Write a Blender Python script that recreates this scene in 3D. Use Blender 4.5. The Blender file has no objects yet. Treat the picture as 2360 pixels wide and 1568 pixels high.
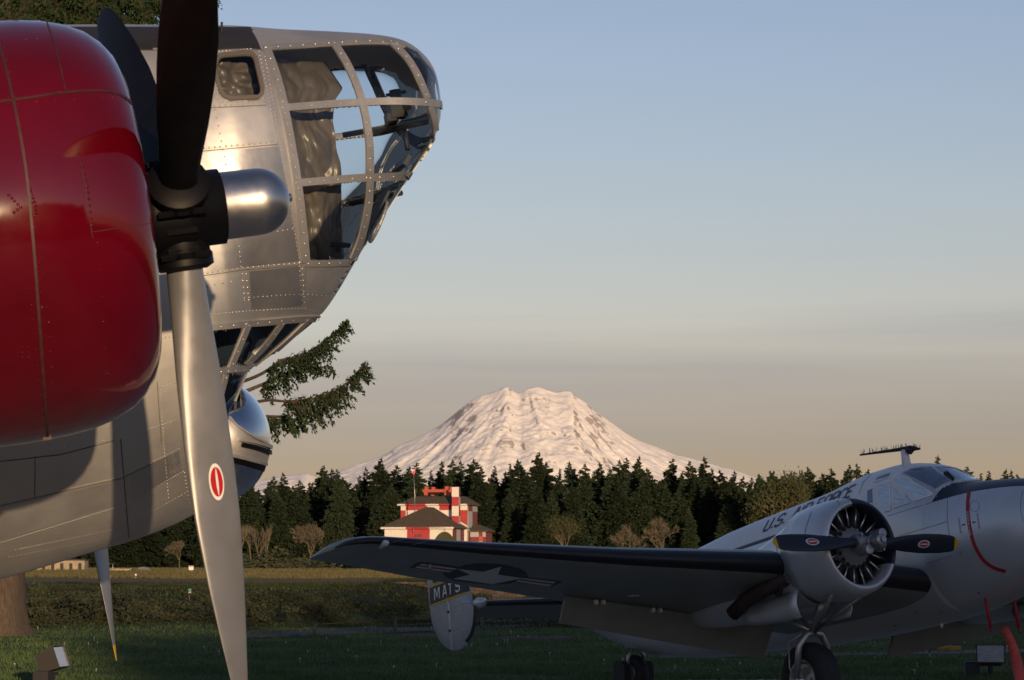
import bpy, bmesh, math, random
import numpy as np
from mathutils import Vector, Matrix, noise
from mathutils.bvhtree import BVHTree
R_ = math.radians
sc = bpy.context.scene
COL = sc.collection
# ---------------------------------------------------------------- camera (telephoto, eye height 1.59 m)
FPX = 6396.0; EYE = Vector((0, 0, 1.59)); PITCH = math.atan(526 / FPX)
cam = bpy.data.cameras.new('camera'); camo = bpy.data.objects.new('camera', cam); COL.objects.link(camo)
camo.location = EYE; camo.rotation_euler = (math.pi / 2 + PITCH, 0, 0)
cam.sensor_width = 36.0; cam.lens = 36.0 * FPX / 2360.0
cam.clip_start = 0.1; cam.clip_end = 300000
cam.dof.use_dof = True; cam.dof.focus_distance = 22.0; cam.dof.aperture_fstop = 14.0
sc.camera = camo
# ---------------------------------------------------------------- sky and sun (low evening sun behind the camera, to its right)
SUN_AZ = 14.5; SUN_EL = 5.6        # degrees right of straight behind the camera; elevation
SKY_STRENGTH = 0.13; SUN_STRENGTH = 4.4; EXPOSURE = 0.0
world = bpy.data.worlds.new('World'); sc.world = world; world.use_nodes = True
wn = world.node_tree; wn.nodes.clear()
wo = wn.nodes.new('ShaderNodeOutputWorld'); wb = wn.nodes.new('ShaderNodeBackground'); ws = wn.nodes.new('ShaderNodeTexSky')
ws.sky_type = 'NISHITA'; ws.sun_disc = False
s_dir = Vector((math.sin(R_(SUN_AZ)) * math.cos(R_(SUN_EL)), -math.cos(R_(SUN_AZ)) * math.cos(R_(SUN_EL)), math.sin(R_(SUN_EL))))
ws.sun_elevation = R_(SUN_EL); ws.sun_rotation = R_(180 - SUN_AZ)
ws.altitude = 90; ws.air_density = 1.0; ws.dust_density = 0.2; ws.ozone_density = 1.6
wb.inputs[1].default_value = SKY_STRENGTH
wt = wn.nodes.new('ShaderNodeMix'); wt.data_type = 'RGBA'; wt.blend_type = 'MULTIPLY'; wt.inputs[0].default_value = 1.0; wt.inputs[7].default_value = (1.22, 1.015, 1.20, 1)   # camera white balance
wtc = wn.nodes.new('ShaderNodeTexCoord'); wsp = wn.nodes.new('ShaderNodeSeparateXYZ'); wn.links.new(wtc.outputs['Generated'], wsp.inputs[0])
wmp = wn.nodes.new('ShaderNodeMapping'); wmp.inputs['Scale'].default_value = (2.2, 2.2, 42); wn.links.new(wtc.outputs['Generated'], wmp.inputs[0])
wnz = wn.nodes.new('ShaderNodeTexNoise'); wnz.inputs['Scale'].default_value = 1.6; wnz.inputs['Detail'].default_value = 4; wn.links.new(wmp.outputs[0], wnz.inputs['Vector'])
wad = wn.nodes.new('ShaderNodeMath'); wad.operation = 'MULTIPLY_ADD'; wad.inputs[1].default_value = .035; wn.links.new(wnz.outputs[0], wad.inputs[0]); wn.links.new(wsp.outputs[2], wad.inputs[2])
wcr = wn.nodes.new('ShaderNodeValToRGB'); wel = wcr.color_ramp.elements; wel[0].position = .06; wel[0].color = (.52, .53, .69, 1); wel[1].position = .20; wel[1].color = (1, 1, 1, 1)
for wp_, wc_ in ((.085, (.64, .61, .71)), (.113, (.94, .885, .88)), (.15, (.98, .96, .94))): wq_ = wel.new(wp_); wq_.color = (*wc_, 1)
wn.links.new(wad.outputs[0], wcr.inputs[0])
wm2 = wn.nodes.new('ShaderNodeMix'); wm2.data_type = 'RGBA'; wm2.blend_type = 'MULTIPLY'; wm2.inputs[0].default_value = 1.0   # thin grey stratus low over the horizon
wn.links.new(ws.outputs[0], wt.inputs[6]); wn.links.new(wt.outputs[2], wm2.inputs[6]); wn.links.new(wcr.outputs[0], wm2.inputs[7]); wn.links.new(wm2.outputs[2], wb.inputs[0]); wn.links.new(wb.outputs[0], wo.inputs[0])
sun = bpy.data.lights.new('sun', 'SUN'); suno = bpy.data.objects.new('sun', sun); COL.objects.link(suno)
sun.energy = SUN_STRENGTH; sun.angle = R_(0.6); sun.color = (1.0, 0.69, 0.40)
suno.rotation_euler = (-s_dir).to_track_quat('-Z', 'Y').to_euler(); suno.location = (20, -40, 30)
vs = sc.view_settings; vs.view_transform = 'Standard'; vs.look = 'None'; vs.exposure = EXPOSURE; vs.gamma = 1.0; vs.use_curve_mapping = False

# ---------------------------------------------------------------- helpers
CF = Vector((0, math.cos(PITCH), math.sin(PITCH))); CU = Vector((0, -math.sin(PITCH), math.cos(PITCH)))
def ray(px, py):
    return (Vector((1, 0, 0)) * ((px - 1180) / FPX) + CF + CU * ((784 - py) / FPX))
def at(px, py, Y):
    r = ray(px, py); return EYE + r * (Y / r.y)
def on_ground(px, py, z=0.0):
    r = ray(px, py); return EYE + r * ((z - EYE.z) / r.z)
def proj(P):
    d = P - EYE; k = d.dot(CF); return (1180 + FPX * d.x / k, 784 - FPX * d.dot(CU) / k)
def sstep(a, b, v):
    t = min(1, max(0, (v - a) / (b - a))); return t * t * (3 - 2 * t)
def lerp_table(tab, x):
    if x <= tab[0][0]: return tab[0][1]
    for (a, va), (b, vb) in zip(tab, tab[1:]):
        if x <= b: return va + (vb - va) * (x - a) / (b - a)
    return tab[-1][1]
def smooth_table(tab, x):
    n = len(tab)
    if x <= tab[0][0]: return tab[0][1]
    if x >= tab[-1][0]: return tab[-1][1]
    for i in range(n - 1):
        if x <= tab[i + 1][0]: break
    x0, y0 = tab[i]; x1, y1 = tab[i + 1]; h = x1 - x0; t = (x - x0) / h
    def sl(j):
        if j == 0: return (tab[1][1] - tab[0][1]) / (tab[1][0] - tab[0][0])
        if j == n - 1: return (tab[-1][1] - tab[-2][1]) / (tab[-1][0] - tab[-2][0])
        a = (tab[j][1] - tab[j - 1][1]) / (tab[j][0] - tab[j - 1][0]); b = (tab[j + 1][1] - tab[j][1]) / (tab[j + 1][0] - tab[j][0])
        return 0 if a * b <= 0 else 2 * a * b / (a + b)
    m0, m1 = sl(i) * h, sl(i + 1) * h
    return (2*t**3-3*t*t+1)*y0 + (t**3-2*t*t+t)*m0 + (-2*t**3+3*t*t)*y1 + (t**3-t*t)*m1
def catmull(pts, n=8):
    out = []
    P = [pts[0]] + list(pts) + [pts[-1]]
    for i in range(1, len(P) - 2):
        for k in range(n):
            t = k / n
            out.append(tuple(0.5 * ((2*P[i][d]) + (P[i+1][d]-P[i-1][d])*t + (2*P[i-1][d]-5*P[i][d]+4*P[i+1][d]-P[i+2][d])*t*t + (3*P[i][d]-P[i-1][d]-3*P[i+1][d]+P[i+2][d])*t**3) for d in range(len(pts[0]))))
    out.append(tuple(pts[-1])); return out
def in_poly(x, y, poly):
    c = False; j = len(poly) - 1
    for i in range(len(poly)):
        xi, yi = poly[i]; xj, yj = poly[j]
        if (yi > y) != (yj > y) and x < (xj - xi) * (y - yi) / (yj - yi) + xi: c = not c
        j = i
    return c

class MB:
    "collects verts and faces, then links them as one mesh object"
    def __init__(s): s.v = []; s.f = []; s.m = []
    def add(s, vs, fs, mi=0):
        o = len(s.v); s.v += [tuple(v) for v in vs]; s.f += [tuple(i + o for i in f) for f in fs]; s.m += [mi] * len(fs); return s
    def box(s, c, d, rot=None, mi=0):
        vs = [Vector((x * d[0] / 2, y * d[1] / 2, z * d[2] / 2)) for x in (-1, 1) for y in (-1, 1) for z in (-1, 1)]
        if rot: vs = [rot @ v for v in vs]
        c = Vector(c)
        return s.add([v + c for v in vs], [(0,1,3,2),(4,6,7,5),(0,4,5,1),(2,3,7,6),(0,2,6,4),(1,5,7,3)], mi)
    def tube(s, pts, rads, n=8, cap=True, mi=0):
        pts = [Vector(p) for p in pts]
        if not hasattr(rads, '__len__'): rads = [rads] * len(pts)
        vs = []; fs = []; ref = None
        for i, p in enumerate(pts):
            t = (pts[min(i + 1, len(pts) - 1)] - pts[max(i - 1, 0)]).normalized()
            if ref is None:
                ref = t.cross(Vector((0, 0, 1)));
                if ref.length < 1e-3: ref = t.cross(Vector((1, 0, 0)))
            ref = (ref - t * ref.dot(t)).normalized(); b = t.cross(ref)
            for k in range(n):
                a = 2 * math.pi * k / n; vs.append(p + (ref * math.cos(a) + b * math.sin(a)) * rads[i])
        for i in range(len(pts) - 1):
            for k in range(n):
                k2 = (k + 1) % n; fs.append((i*n+k, i*n+k2, (i+1)*n+k2, (i+1)*n+k))
        if cap: fs.append(tuple(range(n))[::-1]); fs.append(tuple((len(pts)-1)*n + k for k in range(n)))
        return s.add(vs, fs, mi)
    def revolve(s, prof, o=(0,0,0), ax=(1,0,0), n=48, mi=0, a0=0, a1=2*math.pi):
        "prof: (axial, radius)"
        ax = Vector(ax).normalized(); r = ax.orthogonal().normalized()
        if abs(ax.x) > .9: r = Vector((0,0,1)); r = (r - ax * r.dot(ax)).normalized()
        b = ax.cross(r); o = Vector(o); vs = []; fs = []; full = abs(a1 - a0 - 2*math.pi) < 1e-6
        cols = n if full else n + 1
        for (x, rr) in prof:
            for k in range(cols):
                a = a0 + (a1 - a0) * k / n; vs.append(o + ax * x + (r * math.cos(a) + b * math.sin(a)) * rr)
        for i in range(len(prof) - 1):
            for k in range(n):
                k2 = (k + 1) % cols; fs.append((i*cols+k, (i+1)*cols+k, (i+1)*cols+k2, i*cols+k2))
        return s.add(vs, fs, mi)
    def build(s, name, mat, parent=None, smooth=True, loc=None):
        me = bpy.data.meshes.new(name); me.from_pydata(s.v, [], s.f)
        mats = mat if isinstance(mat, (list, tuple)) else [mat]
        for m in mats: me.materials.append(m)
        if len(mats) > 1: me.polygons.foreach_set('material_index', s.m)
        if smooth: me.polygons.foreach_set('use_smooth', [True] * len(me.polygons))
        me.update()
        o = bpy.data.objects.new(name, me); COL.objects.link(o)
        if smooth == 'auto':
            b = bmesh.new(); b.from_mesh(me)
            for e in b.edges:
                if len(e.link_faces) == 2 and e.calc_face_angle(0) > R_(38): e.smooth = False
            b.to_mesh(me); b.free()
        if parent is not None:
            o.parent = parent
            o.location = loc if loc is not None else parent.get('off', (0, 0, 0))
        elif loc is not None: o.location = loc
        return o
def tag(o, label=None, cat=None, group=None, kind=None):
    if label: o['label'] = label
    if cat: o['category'] = cat
    if group: o['group'] = group
    if kind: o['kind'] = kind
    return o
def empty(name, loc=(0,0,0), rot=None):
    o = bpy.data.objects.new(name, None); COL.objects.link(o); o.location = loc; o.empty_display_size = .2
    if rot is not None: o.rotation_euler = rot
    return o
def copy_tree(o, parent=None):
    c = o.copy(); COL.objects.link(c); c.parent = parent
    for ch in list(o.children): copy_tree(ch, c)
    return c

# ---------------------------------------------------------------- materials
def mat(name, col, rough=.6, metal=0.0, spec=.5, coat=0.0, var=0.0, vscale=5.0, bump=0.0, bscale=40.0, col2=None, rvar=0.0, objrand=0.0, coords='Object', detail=5, stretch=None, bdist=.02):
    m = bpy.data.materials.new(name); m.use_nodes = True; t = m.node_tree; L = t.links
    p = t.nodes['Principled BSDF']
    p.inputs['Base Color'].default_value = (*col, 1); p.inputs['Roughness'].default_value = rough; p.inputs['Metallic'].default_value = metal
    p.inputs['Specular IOR Level'].default_value = spec; p.inputs['Coat Weight'].default_value = coat; p.inputs['Coat Roughness'].default_value = .06
    tc = t.nodes.new('ShaderNodeTexCoord'); vec = tc.outputs[coords]
    if stretch:
        mp = t.nodes.new('ShaderNodeMapping'); mp.inputs['Scale'].default_value = stretch; L.new(vec, mp.inputs[0]); vec = mp.outputs[0]
    if var or col2 or rvar:
        n = t.nodes.new('ShaderNodeTexNoise'); n.inputs['Scale'].default_value = vscale; n.inputs['Detail'].default_value = detail; n.inputs['Roughness'].default_value = .62
        L.new(vec, n.inputs['Vector'])
        rp = t.nodes.new('ShaderNodeMapRange'); rp.inputs[1].default_value = .3; rp.inputs[2].default_value = .7; L.new(n.outputs[0], rp.inputs[0])
        mx = t.nodes.new('ShaderNodeMix'); mx.data_type = 'RGBA'
        c2 = col2 if col2 else tuple(c * (1 + var) for c in col); c1 = col if col2 else tuple(c * (1 - var) for c in col)
        mx.inputs[6].default_value = (*c1, 1); mx.inputs[7].default_value = (*c2, 1)
        L.new(rp.outputs[0], mx.inputs[0]); out = mx.outputs[2]
        if objrand:
            oi = t.nodes.new('ShaderNodeObjectInfo'); hs = t.nodes.new('ShaderNodeHueSaturation')
            mr = t.nodes.new('ShaderNodeMapRange'); mr.inputs[3].default_value = 1 - objrand; mr.inputs[4].default_value = 1 + objrand; L.new(oi.outputs['Random'], mr.inputs[0])
            L.new(mr.outputs[0], hs.inputs['Value']); L.new(out, hs.inputs['Color']); out = hs.outputs[0]
        L.new(out, p.inputs['Base Color'])
        if rvar:
            mr2 = t.nodes.new('ShaderNodeMapRange'); mr2.inputs[3].default_value = max(.02, rough - rvar); mr2.inputs[4].default_value = min(1, rough + rvar)
            L.new(rp.outputs[0], mr2.inputs[0]); L.new(mr2.outputs[0], p.inputs['Roughness'])
    if bump:
        n2 = t.nodes.new('ShaderNodeTexNoise'); n2.inputs['Scale'].default_value = bscale; n2.inputs['Detail'].default_value = 3; L.new(vec, n2.inputs['Vector'])
        b = t.nodes.new('ShaderNodeBump'); b.inputs['Strength'].default_value = bump; b.inputs['Distance'].default_value = bdist
        L.new(n2.outputs[0], b.inputs['Height']); L.new(b.outputs[0], p.inputs['Normal'])
    return m
def glass_mat(name, tint=(.9,.95,1), refl=1.0, base=0.04):
    m = bpy.data.materials.new(name); m.use_nodes = True; t = m.node_tree; t.nodes.clear(); L = t.links
    o = t.nodes.new('ShaderNodeOutputMaterial'); tr = t.nodes.new('ShaderNodeBsdfTransparent'); g = t.nodes.new('ShaderNodeBsdfGlossy'); mx = t.nodes.new('ShaderNodeMixShader'); f = t.nodes.new('ShaderNodeFresnel')
    tr.inputs[0].default_value = (*tint, 1); g.inputs['Roughness'].default_value = .03; f.inputs[0].default_value = 1.45
    ml = t.nodes.new('ShaderNodeMath'); ml.operation = 'MULTIPLY_ADD'; ml.inputs[1].default_value = refl; ml.inputs[2].default_value = base; L.new(f.outputs[0], ml.inputs[0])
    L.new(ml.outputs[0], mx.inputs[0]); L.new(tr.outputs[0], mx.inputs[1]); L.new(g.outputs[0], mx.inputs[2]); L.new(mx.outputs[0], o.inputs[0])
    return m
M = {}
M['alu'] = mat('aluminium_paint', (.50,.495,.48), rough=.54, metal=.80, var=.10, vscale=2.2, rvar=.07, bump=.22, bscale=4, bdist=.02)
M['alu_b'] = mat('aluminium_sheet_darker', (.44,.44,.44), rough=.46, metal=.88, var=.10, vscale=3, rvar=.08, bump=.25, bscale=5, bdist=.02)
M['alu_c'] = mat('aluminium_sheet_lighter', (.53,.53,.525), rough=.53, metal=.86, var=.10, vscale=3, rvar=.08, bump=.25, bscale=4, bdist=.02)
M['alu_frame'] = mat('frame_aluminium', (.36,.36,.36), rough=.5, metal=.6, var=.12, vscale=20)
M['rivet'] = mat('rivet_metal', (.48,.47,.45), rough=.35, metal=.8)
M['seam'] = mat('panel_gap', (.10,.09,.08), rough=.8)
M['black'] = mat('black_paint', (.0035,.0035,.005), rough=.48, spec=.16, var=.3, vscale=9)
M['matt_black'] = mat('matt_black_paint', (.016,.016,.02), rough=.7, var=.25, vscale=6)
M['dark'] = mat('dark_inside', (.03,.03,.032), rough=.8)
M['red'] = mat('red_cowl_paint', (.085,.0006,.006), rough=.09, spec=.45, coat=.3, var=.15, vscale=2.5, rvar=.03, bump=.16, bscale=3.2, bdist=.015)
M['dome'] = mat('satin_spinner', (.55,.54,.52), rough=.33, metal=1.0, var=.05, vscale=15, rvar=.04)
M['blade_grey'] = mat('blade_grey', (.27,.275,.29), rough=.36, metal=.55, var=.07, vscale=8, rvar=.05)
M['yellow'] = mat('yellow_tip', (.62,.36,.01), rough=.5, var=.1, vscale=20)
M['white'] = mat('white_paint', (.72,.72,.72), rough=.5, var=.05, vscale=12)
M['decal_red'] = mat('decal_red', (.42,.01,.02), rough=.4)
M['glass'] = glass_mat('plexiglass', (.88,.92,.95), .9, .015)
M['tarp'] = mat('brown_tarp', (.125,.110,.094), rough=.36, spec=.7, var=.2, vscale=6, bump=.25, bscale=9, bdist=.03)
M['ball'] = mat('polished_dome', (.62,.64,.67), rough=.07, metal=1.0, var=.05, vscale=10, bump=.03, bscale=6)
# ================================================================ BOMBER (near aircraft)
class Frame:
    "aircraft axes: x forward, y left, z up; origin O in the world"
    def __init__(s, O, f, l, base):
        s.u = f.cross(l); s.O = O; s.rot = Matrix((f, l, s.u)).transposed(); s.inv = s.rot.inverted()
        s.cam = s.inv @ (EYE - O); s.base = Vector(base); s.off = s.inv @ (O - s.base)
    def w(s, p): return s.O + s.rot @ Vector(p)
    def px(s, p): return proj(s.w(p))
    def lray(s, px, py): return (s.inv @ ray(px, py)).normalized()
    def plane(s, px, py, axis, val):
        d = s.lray(px, py); return s.cam + d * ((val - s.cam[axis]) / d[axis])
    def root(s, name):
        e = empty(name, s.base, s.rot.to_euler()); e['off'] = tuple(s.off); return e
class Surf:
    "ray-hit helper on a lofted skin: puts panel lines, rivets, frames and lettering on the real surface"
    def __init__(s, fr, mb):
        s.fr = fr; s.bvh = BVHTree.FromPolygons([Vector(v) for v in mb.v], mb.f)
    def hit(s, px, py, off=0.0):
        d = s.fr.lray(px, py); h = s.bvh.ray_cast(s.fr.cam, d)
        if h[0] is None:
            g = s.fr.cam + d * s.far; n = s.bvh.find_nearest(g); h = (n[0], n[1])
        p, n = h[0], h[1]
        if n.dot(d) > 0: n = -n
        s.far = (p - s.fr.cam).length
        return p + n * off, n
    far = 12.0
def dense(line, step):
    out = []
    for a, b in zip(line, line[1:]):
        L = math.hypot(b[0]-a[0], b[1]-a[1]); n = max(1, int(L / step))
        out += [(a[0]+(b[0]-a[0])*k/n, a[1]+(b[1]-a[1])*k/n) for k in range(n)]
    out.append(line[-1]); return out
def strip_mesh(mb, sf, line, width, thick, off=.0, step=8, mirror=None, curve=True, closed=False, only=None):
    "a raised strap of pixel width along a line of picture points, laid on the surface; thick in metres"
    pts = catmull(line, 6) if curve and len(line) > 2 else list(line)
    pts = dense(pts, step); P = []
    n = len(pts)
    for i, (x, y) in enumerate(pts):
        a = pts[(i-1) % n if closed and i == 0 else max(0, i-1)]; b = pts[min(n-1, i+1)]
        tx, ty = b[0]-a[0], b[1]-a[1]; L = math.hypot(tx, ty) or 1; nx, ny = -ty/L, tx/L
        w = width / 2
        p0, n0 = sf.hit(x + nx*w, y + ny*w); p1, n1 = sf.hit(x - nx*w, y - ny*w)
        P.append((p0 + n0*off, p1 + n1*off, p1 + n1*(off+thick), p0 + n0*(off+thick)))
    for mir in ((False, True) if mirror is not None else (False,)):
        if only is not None and mir != bool(only): continue
        vs = []; fs = []
        for q in P:
            for v in q: vs.append(Vector((v.x, 2*mirror - v.y, v.z)) if mir else v)
        for i in range(len(P) - 1):
            for k in ((1,2),(2,3),(3,0)):
                f = (i*4+k[0], (i+1)*4+k[0], (i+1)*4+k[1], i*4+k[1]); fs.append(f[::-1] if mir else f)
        fs += [(0,1,2,3), tuple((len(P)-1)*4 + k for k in (3,2,1,0))]
        mb.add(vs, fs)
def rivet(mb, p, n, r, mi=0):
    t = n.orthogonal().normalized(); b = n.cross(t); vs = []
    for rr, h in ((1, -.1), (.72, .5)):
        for k in range(6):
            a = math.pi * k / 3; vs.append(p + (t*math.cos(a) + b*math.sin(a))*r*rr + n*r*h)
    vs.append(p + n*r*.72)
    mb.add(vs, [(k, (k+1)%6, 6+(k+1)%6, 6+k) for k in range(6)] + [(6+k, 6+(k+1)%6, 12) for k in range(6)], mi)
def rivet_line(mb, sf, line, gap, r, off=0.0, mirror=None):
    acc = 0; last = None
    for q in dense(line, 1.0):
        if last is not None: acc -= math.hypot(q[0]-last[0], q[1]-last[1])
        last = q
        if acc <= 0:
            acc += gap * random.uniform(.93, 1.07); p, n = sf.hit(q[0], q[1], off); rivet(mb, p, n, r)
def patch(mb, sf, poly, off, step=6, mi=0):
    "a painted or glazed panel: the polygon of picture points cut fine and laid on the surface"
    bm = bmesh.new(); vv = [bm.verts.new((x, y, 0)) for x, y in poly]; bm.faces.new(vv)
    bmesh.ops.triangulate(bm, faces=bm.faces[:])
    for _ in range(9):
        es = [e for e in bm.edges if e.calc_length() > step]
        if not es or len(bm.faces) > 6000: break
        bmesh.ops.subdivide_edges(bm, edges=es, cuts=1); bmesh.ops.triangulate(bm, faces=bm.faces[:])
    bm.verts.ensure_lookup_table(); bm.normal_update()
    vs = [sf.hit(v.co.x, v.co.y, off)[0] for v in bm.verts]; fs = []
    for f in bm.faces:
        idx = [v.index for v in f.verts]
        fs.append(idx[::-1] if f.normal.z > 0 else idx)
    bm.free(); mb.add(vs, fs, mi)
GLY = {'U':(.6,[[(0,1),(0,.18),(.14,0),(.46,0),(.6,.18),(.6,1)]]),'S':(.6,[[(.6,.8),(.6,.87),(.46,1),(.14,1),(0,.87),(0,.63),(.14,.52),(.46,.48),(.6,.37),(.6,.13),(.46,0),(.14,0),(0,.13),(0,.2)]]),
 'A':(.62,[[(0,0),(.25,1),(.37,1),(.62,0)],[(.11,.3),(.51,.3)]]),'I':(.0,[[(0,0),(0,1)]]),'R':(.6,[[(0,0),(0,1),(.46,1),(.6,.88),(.6,.62),(.46,.5),(.05,.5)],[(.3,.45),(.6,0)]]),
 'F':(.55,[[(0,0),(0,1),(.55,1)],[(.07,.52),(.45,.52)]]),'O':(.6,[[(.3,0),(.14,0),(0,.16),(0,.84),(.14,1),(.46,1),(.6,.84),(.6,.16),(.46,0),(.3,0)]]),'C':(.6,[[(.6,.78),(.6,.86),(.46,1),(.14,1),(0,.86),(0,.14),(.14,0),(.46,0),(.6,.14),(.6,.22)]]),
 'E':(.55,[[(.55,1),(0,1),(0,0),(.55,0)],[(.07,.5),(.45,.5)]]),'M':(.75,[[(0,0),(0,1),(.12,1),(.375,.25),(.63,1),(.75,1),(.75,0)]]),'T':(.6,[[(0,1),(.6,1)],[(.3,.93),(.3,0)]]),
 'D':(.6,[[(.3,0),(0,0),(0,1),(.42,1),(.6,.82),(.6,.18),(.42,0),(.3,0)]]),'N':(.6,[[(0,0),(0,1),(.08,1),(.52,0),(.6,0),(.6,1)]]),'G':(.6,[[(.6,.8),(.46,1),(.14,1),(0,.86),(0,.14),(.14,0),(.46,0),(.6,.14),(.6,.45),(.34,.45)]]),
 'P':(.6,[[(0,0),(0,1),(.46,1),(.6,.88),(.6,.6),(.46,.47),(.05,.47)]]),'L':(.55,[[(0,1),(0,0),(.55,0)]]),'.':(.0,[[(0,0),(0,.14)]])}
def stroke_quads(pl, w):
    "flat strip with mitred corners"
    n = len(pl); Lf = []; Rt = []
    for i in range(n):
        def nrm(a, b):
            d = math.hypot(b[0]-a[0], b[1]-a[1]) or 1; return (-(b[1]-a[1])/d, (b[0]-a[0])/d)
        n1 = nrm(pl[i-1], pl[i]) if i else None; n2 = nrm(pl[i], pl[i+1]) if i < n-1 else None
        if n1 and n2:
            mx, my = n1[0]+n2[0], n1[1]+n2[1]; k = 2/max(.6, mx*mx+my*my); mx *= k; my *= k
            if pl[0] == pl[-1] and False: pass
        else: mx, my = (n1 or n2)
        Lf.append((pl[i][0]+mx*w/2, pl[i][1]+my*w/2)); Rt.append((pl[i][0]-mx*w/2, pl[i][1]-my*w/2))
    return [(Lf[i], Rt[i], Rt[i+1], Lf[i+1]) for i in range(n-1)]
def letter_quads(ch, w):
    out = []
    for k, pl in enumerate(GLY[ch][1]):
        out += [(q, k) for q in stroke_quads(pl, w)]
    return GLY[ch][0], out
def text_on(mb, sf, txt, A, B, up, w=.16, gap=.28, off=.004, vertical=False, step=6, mi=0, height=1.0):
    "lettering in picture points from A to B; 'up' is the letter height vector"
    items = []; x = 0
    for ch in txt:
        if ch == ' ': x += .45; continue
        wd, qs = letter_quads(ch, w); items.append((x + (w/2 if wd == 0 else 0), qs)); x += max(wd, w) + gap
    W = x - gap
    for x0, qs in items:
        for q, k in qs:
            c = [(A[0] + (B[0]-A[0])*(x0+u)/W + up[0]*v, A[1] + (B[1]-A[1])*(x0+u)/W + up[1]*v) for u, v in q]
            n = max(1, int(max(math.dist(c[0], c[3]), math.dist(c[1], c[2])) / step)); vs = []
            for i in range(n + 1):
                t = i / n
                for a, b in ((c[0], c[3]), (c[1], c[2])):
                    vs.append(sf.hit(a[0]+(b[0]-a[0])*t, a[1]+(b[1]-a[1])*t, off + k*.0007)[0])
            mb.add(vs, [(2*i, 2*i+1, 2*i+3, 2*i+2) for i in range(n)], mi)
def blade_pt(a, R, r, s, side, chord, beta, thick, twist_sign=1):
    t = r / R; er = Vector((0, math.sin(a), math.cos(a))); et = Vector((0, -math.cos(a), math.sin(a)))
    c = lerp_table(chord, t); be = R_(lerp_table(beta, t)); th = lerp_table(thick, t)
    cd = et*math.cos(be) + Vector((1,0,0))*math.sin(be); nn = Vector((1,0,0))*math.cos(be) - et*math.sin(be)
    q = max(0, 1 - (2*s)**2); h = (.62*th*math.sqrt(q) if side > 0 else -.38*th*math.sqrt(q))
    return er*r + cd*(c*s) + nn*h, nn*side
def make_blade(a, R, r0, chord, beta, thick, ns=10, nr=36, both=False):
    mb = MB(); vs = []; fs = []; rows = []
    for i in range(nr + 1):
        t = r0/R + (1 - r0/R) * (1 - (1 - i/nr)**1.5); r = t * R; row = []
        for k in range(ns + 1): row.append(blade_pt(a, R, r, -.5*math.cos(math.pi*k/ns), 1, chord, beta, thick)[0])
        for k in range(ns - 1, 0, -1): row.append(blade_pt(a, R, r, -.5*math.cos(math.pi*k/ns), -1, chord, beta, thick)[0])
        rows.append((t, row))
    n = 2*ns; mi = []
    for t, row in rows: vs += row
    for i in range(nr):
        for k in range(n):
            fs.append((i*n+k, i*n+(k+1)%n, (i+1)*n+(k+1)%n, (i+1)*n+k)); tm = (rows[i][0]+rows[i+1][0])/2
            mi.append(2 if tm > .952 and (k < ns or both) else (0 if k < ns else 1))
    mb.add(vs, fs); mb.add([vs[nr*n + k] for k in range(n)], [tuple(range(n))]); mi.append(2); mb.m = mi
    return mb
def blade_decal(a, R, rc, hr, hs, chord, beta, thick, mb_w, mb_r):
    for mb, k, off in ((mb_w, 1.0, .0035), (mb_r, .80, .0055)):
        vs = []; N = 24
        c, nn = blade_pt(a, R, rc, 0, 1, chord, beta, thick); vs.append(c + nn*off)
        for i in range(N):
            an = 2*math.pi*i/N; p, nn = blade_pt(a, R, rc + hr*k*math.sin(an), hs*k*math.cos(an), 1, chord, beta, thick); vs.append(p + nn*off)
        mb.add(vs, [(0, 1+(i+1)%N, 1+i) for i in range(N)])
    vs = []
    for i in range(9):
        t = -1 + i/4; wv = .13*hs*(1-abs(t)**2) + .004
        for s in (-1, 1):
            p, nn = blade_pt(a, R, rc + hr*.74*t, wv*s, 1, chord, beta, thick); vs.append(p + nn*.0075)
    mb_w.add(vs, [(2*i, 2*i+1, 2*i+3, 2*i+2) for i in range(8)])

random.seed(3)
hB, qB = .227888, .154228
fB = Vector((math.cos(hB)*math.cos(qB), math.sin(hB)*math.cos(qB), math.sin(qB))); lB = Vector((-math.sin(hB), math.cos(hB), 0))
OB = at(406.1, 488.6, 10.0)
bf = Frame(OB, fB, lB, (OB.x - 3.0, OB.y + 2.0, 0))
bomber = bf.root('bomber_aircraft')
tag(bomber, 'silver twin-engine bomber with glazed nose and red engine cowling, nearest the camera', 'aircraft')
YC = 2.72
def cpl(px, py): p = bf.plane(px, py, 1, YC); return (p.x, p.z)
TOPP = [(-4300,560),(-3000,200),(-1600,110),(-600,80),(0,72),(285,70),(480,72),(580,73),(700,76),(820,82),(890,91),(928,103),(960,124),(984,148),(999,178),(1008,210),(1011,240)]
BOTP = [(-4300,900),(-3000,1430),(-1600,1500),(-900,1440),(-300,1400),(0,1335),(200,1277),(330,1238),(430,1196),(470,1165),(490,1120),(505,1050),(523,985),(545,915),(566,862),(610,830),(655,797),(725,740),(765,690),(820,598),(888,490),(955,388),(983,347),(1000,315),(1009,285),(1011,240)]
top = [cpl(x, y) for x, y in catmull(TOPP, 6)]; bot = [cpl(x, y) for x, y in catmull(BOTP, 6)]
def mono(t):
    out = [t[0]]
    for p in t[1:]:
        if p[0] > out[-1][0] + 1e-4: out.append(p)
    return out
top, bot = mono(top), mono(bot)
XN = min(top[-1][0], bot[-1][0])
WPX = [(-4300,.05),(-3000,.4),(-1600,.72),(-600,.90),(0,.90),(480,.86),(560,.82),(620,.76),(700,.67),(765,.60),(850,.52),(905,.465),(948,.385),(980,.285),(999,.185),(1008,.085),(1011,.015)]
wtab = [(cpl(x, 400 if x < 900 else 250)[0], w) for x, w in WPX]
x_n0, x_n1, x_step = cpl(540,300)[0], cpl(700,300)[0], cpl(440,1100)[0]
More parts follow.
